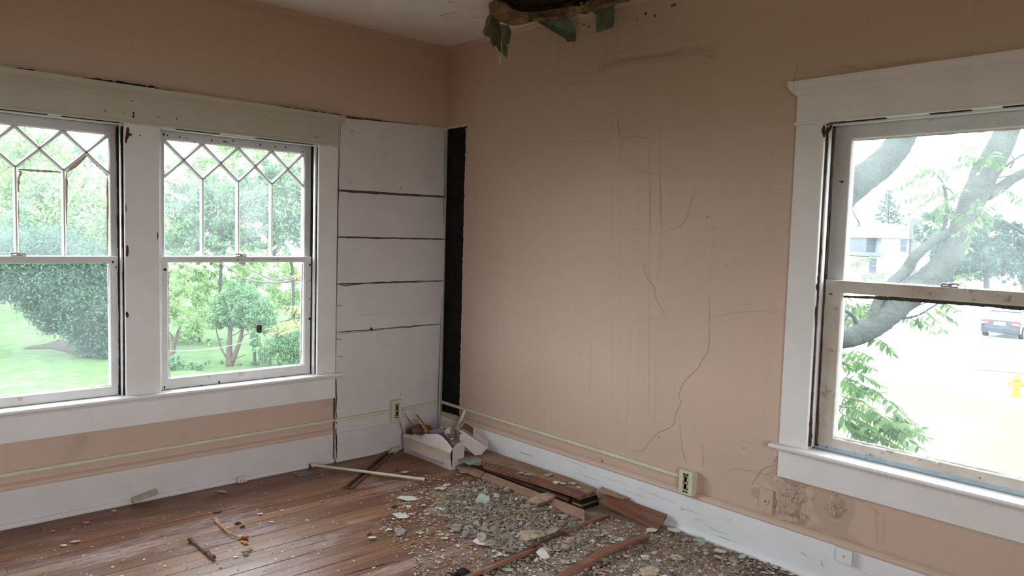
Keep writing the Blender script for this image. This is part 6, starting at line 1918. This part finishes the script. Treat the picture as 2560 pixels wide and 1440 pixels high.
# lumps of plaster, each its own thing
cnt = 0
for zone, n_, lo, hi, gname, lab in ((ZD, 190, .012, .034, 'plaster lumps in the grey heap', 'plaster lump in the heap before the stacked boards'), (ZR, 75, .010, .026, 'plaster lumps on the near floor', 'plaster lump scattered on the floor in front of the baseboard'), (ZM_, 22, .009, .020, 'plaster lumps left of the heap', 'plaster lump on the bare boards left of the heap')):
    for _ in range(n_):
        p = pick(zone); s = random.uniform(lo, hi) * random.choice((.8, 1, 1, 1.25))
        o = bpy.data.objects.new('plaster_lump', lump_inst(random.randrange(14), M_LUMPG if random.random() < .4 else M_LUMP))
        put(o, p, heap_h(*p[:2]) + s * .30, s, .22)
        cn = 'light grey' if o.data.materials[0] is M_LUMPG else 'brown-grey'
        tag(o, cn + ' ' + lab, 'plaster lump', cn + ' ' + gname)
# flakes of paint
for zone, n_, lo, hi, gname, lab in ((ZR, 150, .008, .021, 'paint flakes on the near floor', 'paint flake scattered on the floor in front of the baseboard'), (ZD, 75, .007, .017, 'paint flakes in the grey heap', 'paint flake lying in the grey plaster heap'),
                                     (ZM_, 75, .007, .017, 'paint flakes left of the heap', 'paint flake on the bare boards left of the heap')):
    for _ in range(n_):
        p = pick(zone); s = random.uniform(lo, hi) * random.choice((.8, 1, 1, 1.2))
        mt = random.choices((M_FLAKE, M_FLAKEW, M_FLAKEG), (6, 3, 1))[0]
        o = bpy.data.objects.new('paint_flake', flake_inst(random.randrange(14), mt))
        put(o, p, heap_h(*p[:2]) + .002 + random.random() * .006 * (heap_h(*p[:2]) > 0), (s, s, .016), .10)
        cn = {M_FLAKE: 'cream', M_FLAKEW: 'white', M_FLAKEG: 'pale green'}[mt]
        tag(o, cn + ' ' + lab, 'paint flake', cn + ' ' + gname)


def crumbs(name, label, n_specs, kinds, mat, size, kind_fn, zscale=1.0):
    V = []; F = []; n = 0
    for zone, k_ in n_specs:
        for _ in range(k_):
            p = pick(zone); v, f = kind_fn()
            s = random.uniform(*size) * (1 if random.random() < .85 else 1.6)
            a = random.uniform(0, 6.28); R = np.array(((math.cos(a), -math.sin(a), 0), (math.sin(a), math.cos(a), 0), (0, 0, 1)))
            w3 = v @ R.T * s; w3[:, 2] *= zscale
            w3 += np.array((p[0], p[1], heap_h(*p[:2]) + s * .25 * zscale + random.random() * .004 * (heap_h(*p[:2]) > .002)))
            V.append(w3); F += [tuple(i + n for i in q) for q in f]; n += len(v)
    mb = MB(); mb.v = [tuple(p) for p in np.concatenate(V)]; mb.f = F; mb.m = [0] * len(F)
    return tag(mb.build(name, mat, recalc=False), label, 'crumbs', kind='stuff')


def tiny():
    v = rng.normal(size=(4, 3)); v /= np.linalg.norm(v, axis=1)[:, None]; v[:, 2] *= .7
    v = np.concatenate([v, -v * rng.uniform(.6, 1, (4, 1))])
    return v[:5], [(0, 1, 2), (0, 2, 3), (0, 3, 1), (4, 2, 1), (4, 3, 2), (4, 1, 3)]


def tinyflake():
    k = random.randrange(14); return FM[k][0] * np.array((1, 1, .5)), FM[k][1]


def shard():
    v = rng.normal(size=(6, 3)); v /= np.linalg.norm(v, axis=1)[:, None]; v = np.concatenate([v[:3] * (.3, .3, .3) + (-.8, 0, 0), v[3:6] * (.35, .35, .3) + (.8, 0, 0)])
    return v, [(0, 1, 2), (3, 5, 4), (0, 3, 4, 1), (1, 4, 5, 2), (2, 5, 3, 0)]


crumbs('plaster_shards', 'long grey-brown plaster shards too many to count in the debris', [(ZD, 1100), (ZR, 380), (ZM_, 90)], 0, M_LUMP, (.008, .019), shard)
crumbs('plaster_grit', 'fine grey-brown plaster grit all over the debris area', [(ZD, 5200), (ZR, 6500), (ZM_, 1600), (ZL, 350)], 0, M_GRIT, (.0022, .0065), tiny)
crumbs('plaster_crumbs', 'small grey plaster crumbs in the heap', [(ZD, 2300), (ZR, 1200), (ZM_, 300)], 0, M_LUMPG, (.004, .012), tiny)
crumbs('paint_crumbs', 'small cream paint crumbs all over the floor', [(ZD, 500), (ZR, 1500), (ZM_, 380), (ZL, 110)], 0, M_FLAKE, (.0035, .010), tinyflake, .6)
crumbs('white_crumbs', 'small white paint crumbs all over the floor', [(ZD, 260), (ZR, 600), (ZM_, 160), (ZL, 70)], 0, M_FLAKEW, (.0025, .006), tinyflake, .6)
# grit lying on the boards
V = []; F = []; n = 0
for _ in range(700):
    v, f = tiny(); s = random.uniform(.002, .006)
    y = random.uniform(-1.5, -.75); x = random.uniform(-.17, -.05) if random.random() < .8 else random.uniform(-.25, -.2)
    z = .062 + (.012 if -.17 < x and y < -1.0 else .004)
    V.append(v * s + np.array((x, y, .0655 + .018 * max(0, (-y - .8) / .7) * (x < -.075) + (0 if x < -.075 else -.004)))); F += [tuple(i + n for i in q_) for q_ in f]; n += len(v)
mb = MB(); mb.v = [tuple(p) for p in np.concatenate(V)]; mb.f = F; mb.m = [0] * len(F)
tag(mb.build('board_grit', M_GRIT, recalc=False), 'grit lying on the stacked boards', 'grit', kind='stuff')

# the flakes that can be told apart
BIG = [(1022, 1248, 27, 'W', 0, 'large white paint flake lying below the end of the pale channel', .3, .55), (1005, 1293, 20, 'W', 0, 'ragged white paint flake with torn edges left of the heap', 1.2, .9), (1020, 1268, 11, 'C', 0, 'cream flake between the two big white flakes', 0, .6),
       (1100, 1224, 18, 'C', 0, 'cream flake at the upper left tip of the heap', .4, .6), (1116, 1216, 13, 'W', 0, 'white flake just beyond the cream flake at the heap tip', .9, .6), (1206, 1262, 20, 'G', .01, 'pale blue-grey flake in the upper left of the heap', .5, .9), (1186, 1237, 8, 'C', .01, 'small cream flake standing at the edge of the heap', .5, .9),
       (1166, 1276, 10, 'W', 0, 'white flake pair member nearer the carton', .2, .5), (1182, 1278, 11, 'G', 0, 'pale green flake next to the white flake on the bare boards', .6, .8), (1108, 1276, 13, 'W', 0, 'white flake beside a plaster lump on the bare boards', 1.5, .8), (1142, 1317, 12, 'G', .004, 'turquoise flake at the left end of the heap', 0, .9),
       (1214, 1358, 30, 'W', 0, 'big ragged white flake at the near edge of the heap', .7, .6), (1357, 1400, 22, 'W', .02, 'curled white paint sheet standing near the bottom', .9, .5), (1366, 1418, 22, 'G', .012, 'curled pale turquoise paint sheet near the bottom', 2.3, .6), (1270, 1428, 15, 'G', 0, 'turquoise flake lying at the bottom of the floor', .4, .7),
       (1247, 1391, 12, 'C', 0, 'cream flake left of the loose floorboard', .1, .5), (1112, 1348, 11, 'C', 0, 'pale flake alone on the boards left of the heap', 0, .5), (1048, 1334, 12, 'C', 0, 'elongated cream flake alone on the brown boards', .1, .35), (1012, 1183, 12, 'C', .003, 'half-round cream flake on the floor before the carton', .3, .45),
       (1020, 1195 + 12, 3, 'C', 0, 'tiny cream speck of paint beside the pale channel', .3, .8), (1684, 1333, 17, 'C', .006, 'large smooth cream flake against the right baseboard', .6, .8), (1630, 1330, 18, 'C', .002, 'broad tan flake left of the smooth cream flake', .9, .8), (1752, 1362, 20, 'G', .016, 'pale green flake curled against the right baseboard', .9, .5),
       (1694, 1400, 20, 'C', .002, 'broad cream flake on the near right floor', .3, .6), (1856, 1398, 16, 'G', .006, 'green and cream flake under the shoe moulding at the right', .9, .5), (1800, 1384, 16, 'C', .004, 'cream flake curled by the shoe moulding', .4, .5), (1612, 1402, 14, 'C', .004, 'peach flake near the reddish loose floorboard', .2, .7),
       (1550, 1355, 16, 'G', .002, 'grey-green sliver of paint on the near floor', .2, .3), (1500, 1344, 12, 'G', .002, 'turquoise flake right of the splintered strip', .6, .6), (1528, 1348, 8, 'W', .001, 'bright white flake beside the turquoise flake', .6, .8), (1455, 1287, 9, 'W', .010, 'upright white flake at the end of the pinkish board', 1.3, .5),
       (1362, 1257, 11, 'C', .012, 'cream flake on the heap below the fibrous slab', .4, .6), (555, 1231, 14, 'C', 0, 'rectangular cream flake lying near the jack box', .1, .28), (650, 1287, 8, 'W', 0, 'pale lilac sliver on the brown floor', .3, .3), (190, 1357, 12, 'C', 0, 'long thin cream flake at the left of the floor', .3, .3),
       (160, 1366, 9, 'C', 0, 'small cream flake left of the long thin one', .1, .5), (216, 1308, 10, 'C', 0, 'curled cream flake close to the left baseboard', .1, .35), (286, 1279, 7, 'C', 0, 'cream sliver beside the broken offcut', .1, .3), (930, 1348, 11, 'G', .003, 'pale green chip beside the amber chip', .4, .6),
       (1885, 1395, 8, 'G', .004, 'tiny turquoise flake near the right shoe moulding', .9, .7), (1960, 1428, 12, 'W', .003, 'white flake at the right end of the shoe moulding', .9, .5)]
used = set()
for i, (x, y, spx, c_, lz, lab, rz, asp) in enumerate(BIG):
    p = P(x, y, 2, 0); s = spx / FPX * depth_of(p) * 1.15
    if not floor_ok(p): p = np.array((min(p[0], -.05), p[1], 0))
    o = bpy.data.objects.new('paint_flake', flake_inst((i * 5) % 14, {'W': M_FLAKEW, 'C': M_FLAKE, 'G': M_FLAKEG}[c_]))
    o.location = (p[0], p[1], .004 + lz + heap_h(*p[:2])); o.rotation_euler = (random.uniform(-.12, .12) + (.5 if lz > .009 else 0), random.uniform(-.12, .12), rz - .8); o.scale = (s, s * (.6 + asp), .02)
    link(o); tag(o, lab, 'paint flake')
# flakes lying on the boards
for i, (x, y, spx, c_, lab) in enumerate([(1302, 1181, 11, 'C', 'cream flake lying on the stacked boards, leftmost of the three'), (1318, 1185, 12, 'C', 'jagged cream flake lying on the stacked boards, middle of the three'), (1326, 1187, 9, 'C', 'narrow cream flake on the stacked boards, right of the jagged one'), (1370, 1188, 14, 'C', 'large speckled cream flake on the stacked boards'),
                                          (1390, 1208, 10, 'C', 'thin cream flake below the large speckled one'), (1408, 1211, 9, 'W', 'pale flake under the grey lump on the boards'), (1431, 1212, 13, 'C', 'yellowish peach flake near the end of the stacked boards'), (1445, 1222, 8, 'C', 'crumbly cream flake at the end of the stacked boards')]):
    p = P(x, y, 2, .080); s = spx / FPX * depth_of(p) * 1.1
    o = bpy.data.objects.new('paint_flake', flake_inst((i * 3 + 1) % 14, {'W': M_FLAKEW, 'C': M_FLAKE}[c_]))
    xx = min(p[0], -.05); o.location = (xx, p[1], (.070 + .018 * max(0, (-p[1] - .8) / .7)) if xx < -.078 else .068); o.rotation_euler = (.06, .05, i * 1.1); o.scale = (s, s * 1.1, .02); link(o); tag(o, lab, 'paint flake')
for i, (x, y, s, lab) in enumerate([(1413, 1203, .022, 'grey ribbed plaster lump on the stacked boards'), (1425, 1208, .014, 'brown lump beside the grey ribbed one on the boards')]):
    p = P(x, y, 2, .09)
    o = bpy.data.objects.new('plaster_lump', lump_inst(i + 2, M_LUMPG if i == 0 else M_LUMP)); o.location = (min(p[0], -.07), p[1], .084 + s * .3); o.scale = (s, s, s); o.rotation_euler = (.2, .1, i); link(o); tag(o, lab, 'plaster lump')


def slab(name, label, px, z, th, mat, tilt=(0, 0)):
    c = P(*np.mean(px, axis=0), 2, z)
    pts = []
    for i in range(len(px)):
        (x0_, y0_), (x1_, y1_) = px[i], px[(i + 1) % len(px)]
        for j in range(3):
            t_ = j / 3; q = P(x0_ + (x1_ - x0_) * t_, y0_ + (y1_ - y0_) * t_, 2, z) - c
            q[:2] *= 1 + random.uniform(-.03, .03); q[2] = tilt[0] * q[0] + tilt[1] * q[1]
            pts.append(q)
    o = MB().prism(pts, (0, 0, -th)).build(name, mat, bevel=.003); o.location = tuple(c)
    return tag(o, label, 'slab')


slab('fibrous_slab', 'large rough grey-brown slab resting on the pinkish board', [(1330, 1245), (1352, 1232), (1388, 1220), (1396, 1228), (1384, 1240), (1360, 1254), (1335, 1260), (1316, 1258)], .040, .012, M_LUMP, (-.10, 0))
slab('ribbed_slab', 'dark ribbed plaster slab leaning below the grey-brown slab', [(1310, 1260), (1345, 1250), (1352, 1254), (1338, 1262), (1314, 1266)], .034, .012, M_LUMPG)
slab('flat_slab', 'broad flat tan plaster slab at the near edge of the heap', [(1292, 1332), (1320, 1322), (1352, 1326), (1366, 1336), (1350, 1342), (1316, 1348), (1298, 1342)], .022, .010, M_LUMP)
slab('flat_slab', 'narrower tan plaster slab right of the broad flat slab', [(1364, 1326), (1380, 1318), (1398, 1320), (1390, 1328), (1368, 1336)], .024, .010, M_LUMP)
slab('long_lump', 'long pale plaster lump at the front of the heap', [(1244, 1334), (1262, 1332), (1284, 1338), (1280, 1346), (1256, 1344)], .020, .014, M_LUMP)
slab('round_lump', 'round grey plaster lump above the big ragged white flake', [(1192, 1332), (1206, 1328), (1216, 1336), (1212, 1348), (1198, 1350)], .022, .018, M_LUMPG)
slab('dark_slab', 'dark grey plaster slab at the left end of the heap', [(1124, 1314), (1138, 1306), (1156, 1312), (1152, 1324), (1132, 1326)], .014, .010, M_LUMPG)
slab('tan_lump', 'squarish tan lump beside the white flake on the boards', [(1110, 1284), (1120, 1278), (1128, 1282), (1126, 1292), (1112, 1292)], .012, .012, M_LUMP)
slab('near_slab', 'pale plaster slab on the floor at the bottom of the frame', [(1598, 1420), (1630, 1412), (1650, 1422), (1640, 1436), (1606, 1438)], .014, .010, M_LUMP)
slab('near_slab', 'grey plaster slab with a groove right of the peach flake', [(1622, 1404), (1640, 1400), (1656, 1408), (1644, 1416), (1628, 1414)], .014, .012, M_LUMPG)
slab('clod', 'loose grey clod on the bare boards left of the white flakes', [(986, 1322), (1000, 1318), (1016, 1324), (1010, 1334), (990, 1334)], .010, .009, M_LUMPG)
slab('box_foot_clod', 'grey-green clod beside the near corner of the carton', [(1146, 1172), (1160, 1168), (1172, 1174), (1166, 1180), (1150, 1180)], .012, .011, M_LUMPG)

# paint curling off the damp plaster below the right window
V = []; F = []; n = 0
for (px, py), ru, rz, k_ in (((1978, 1250), .055, .095, 240), ((1985, 1195), .045, .04, 40), ((2088, 1266), .026, .045, 70), ((1998, 1292), .03, .03, 50), ((2080, 1352), .05, .012, 40), ((1945, 1158), .02, .03, 16), ((1650, 1225), .25, .004, 20)):
    c = P(px, py, 0, 0)
    for _ in range(k_):
        v, f = FM[random.randrange(14)][:2]
        a, b, g_ = random.uniform(0, 6.28), random.gauss(0, .22), random.gauss(0, .22)
        R = (Matrix.Rotation(a, 3, 'X') @ Matrix.Rotation(-H + b, 3, 'Y') @ Matrix.Rotation(g_, 3, 'X'))
        s_ = random.uniform(.003, .008)
        w3 = (v * np.array((1, 1, .6))) @ np.array(R).T * s_ + np.array((-.003 - random.random() * .010, c[1] + random.gauss(0, .5) * ru, c[2] + random.gauss(0, .5) * rz))
        V.append(w3); F += [tuple(i + n for i in q_) for q_ in f]; n += len(v)
mb = MB(); mb.v = [tuple(p) for p in np.concatenate(V)]; mb.f = F; mb.m = [0] * len(F)
tag(mb.build('peeling_paint', simple('peeling_salmon_paint', (.58, .44, .37), (.47, .34, .27), 40, .7), wall_right, recalc=False), kind='stuff')
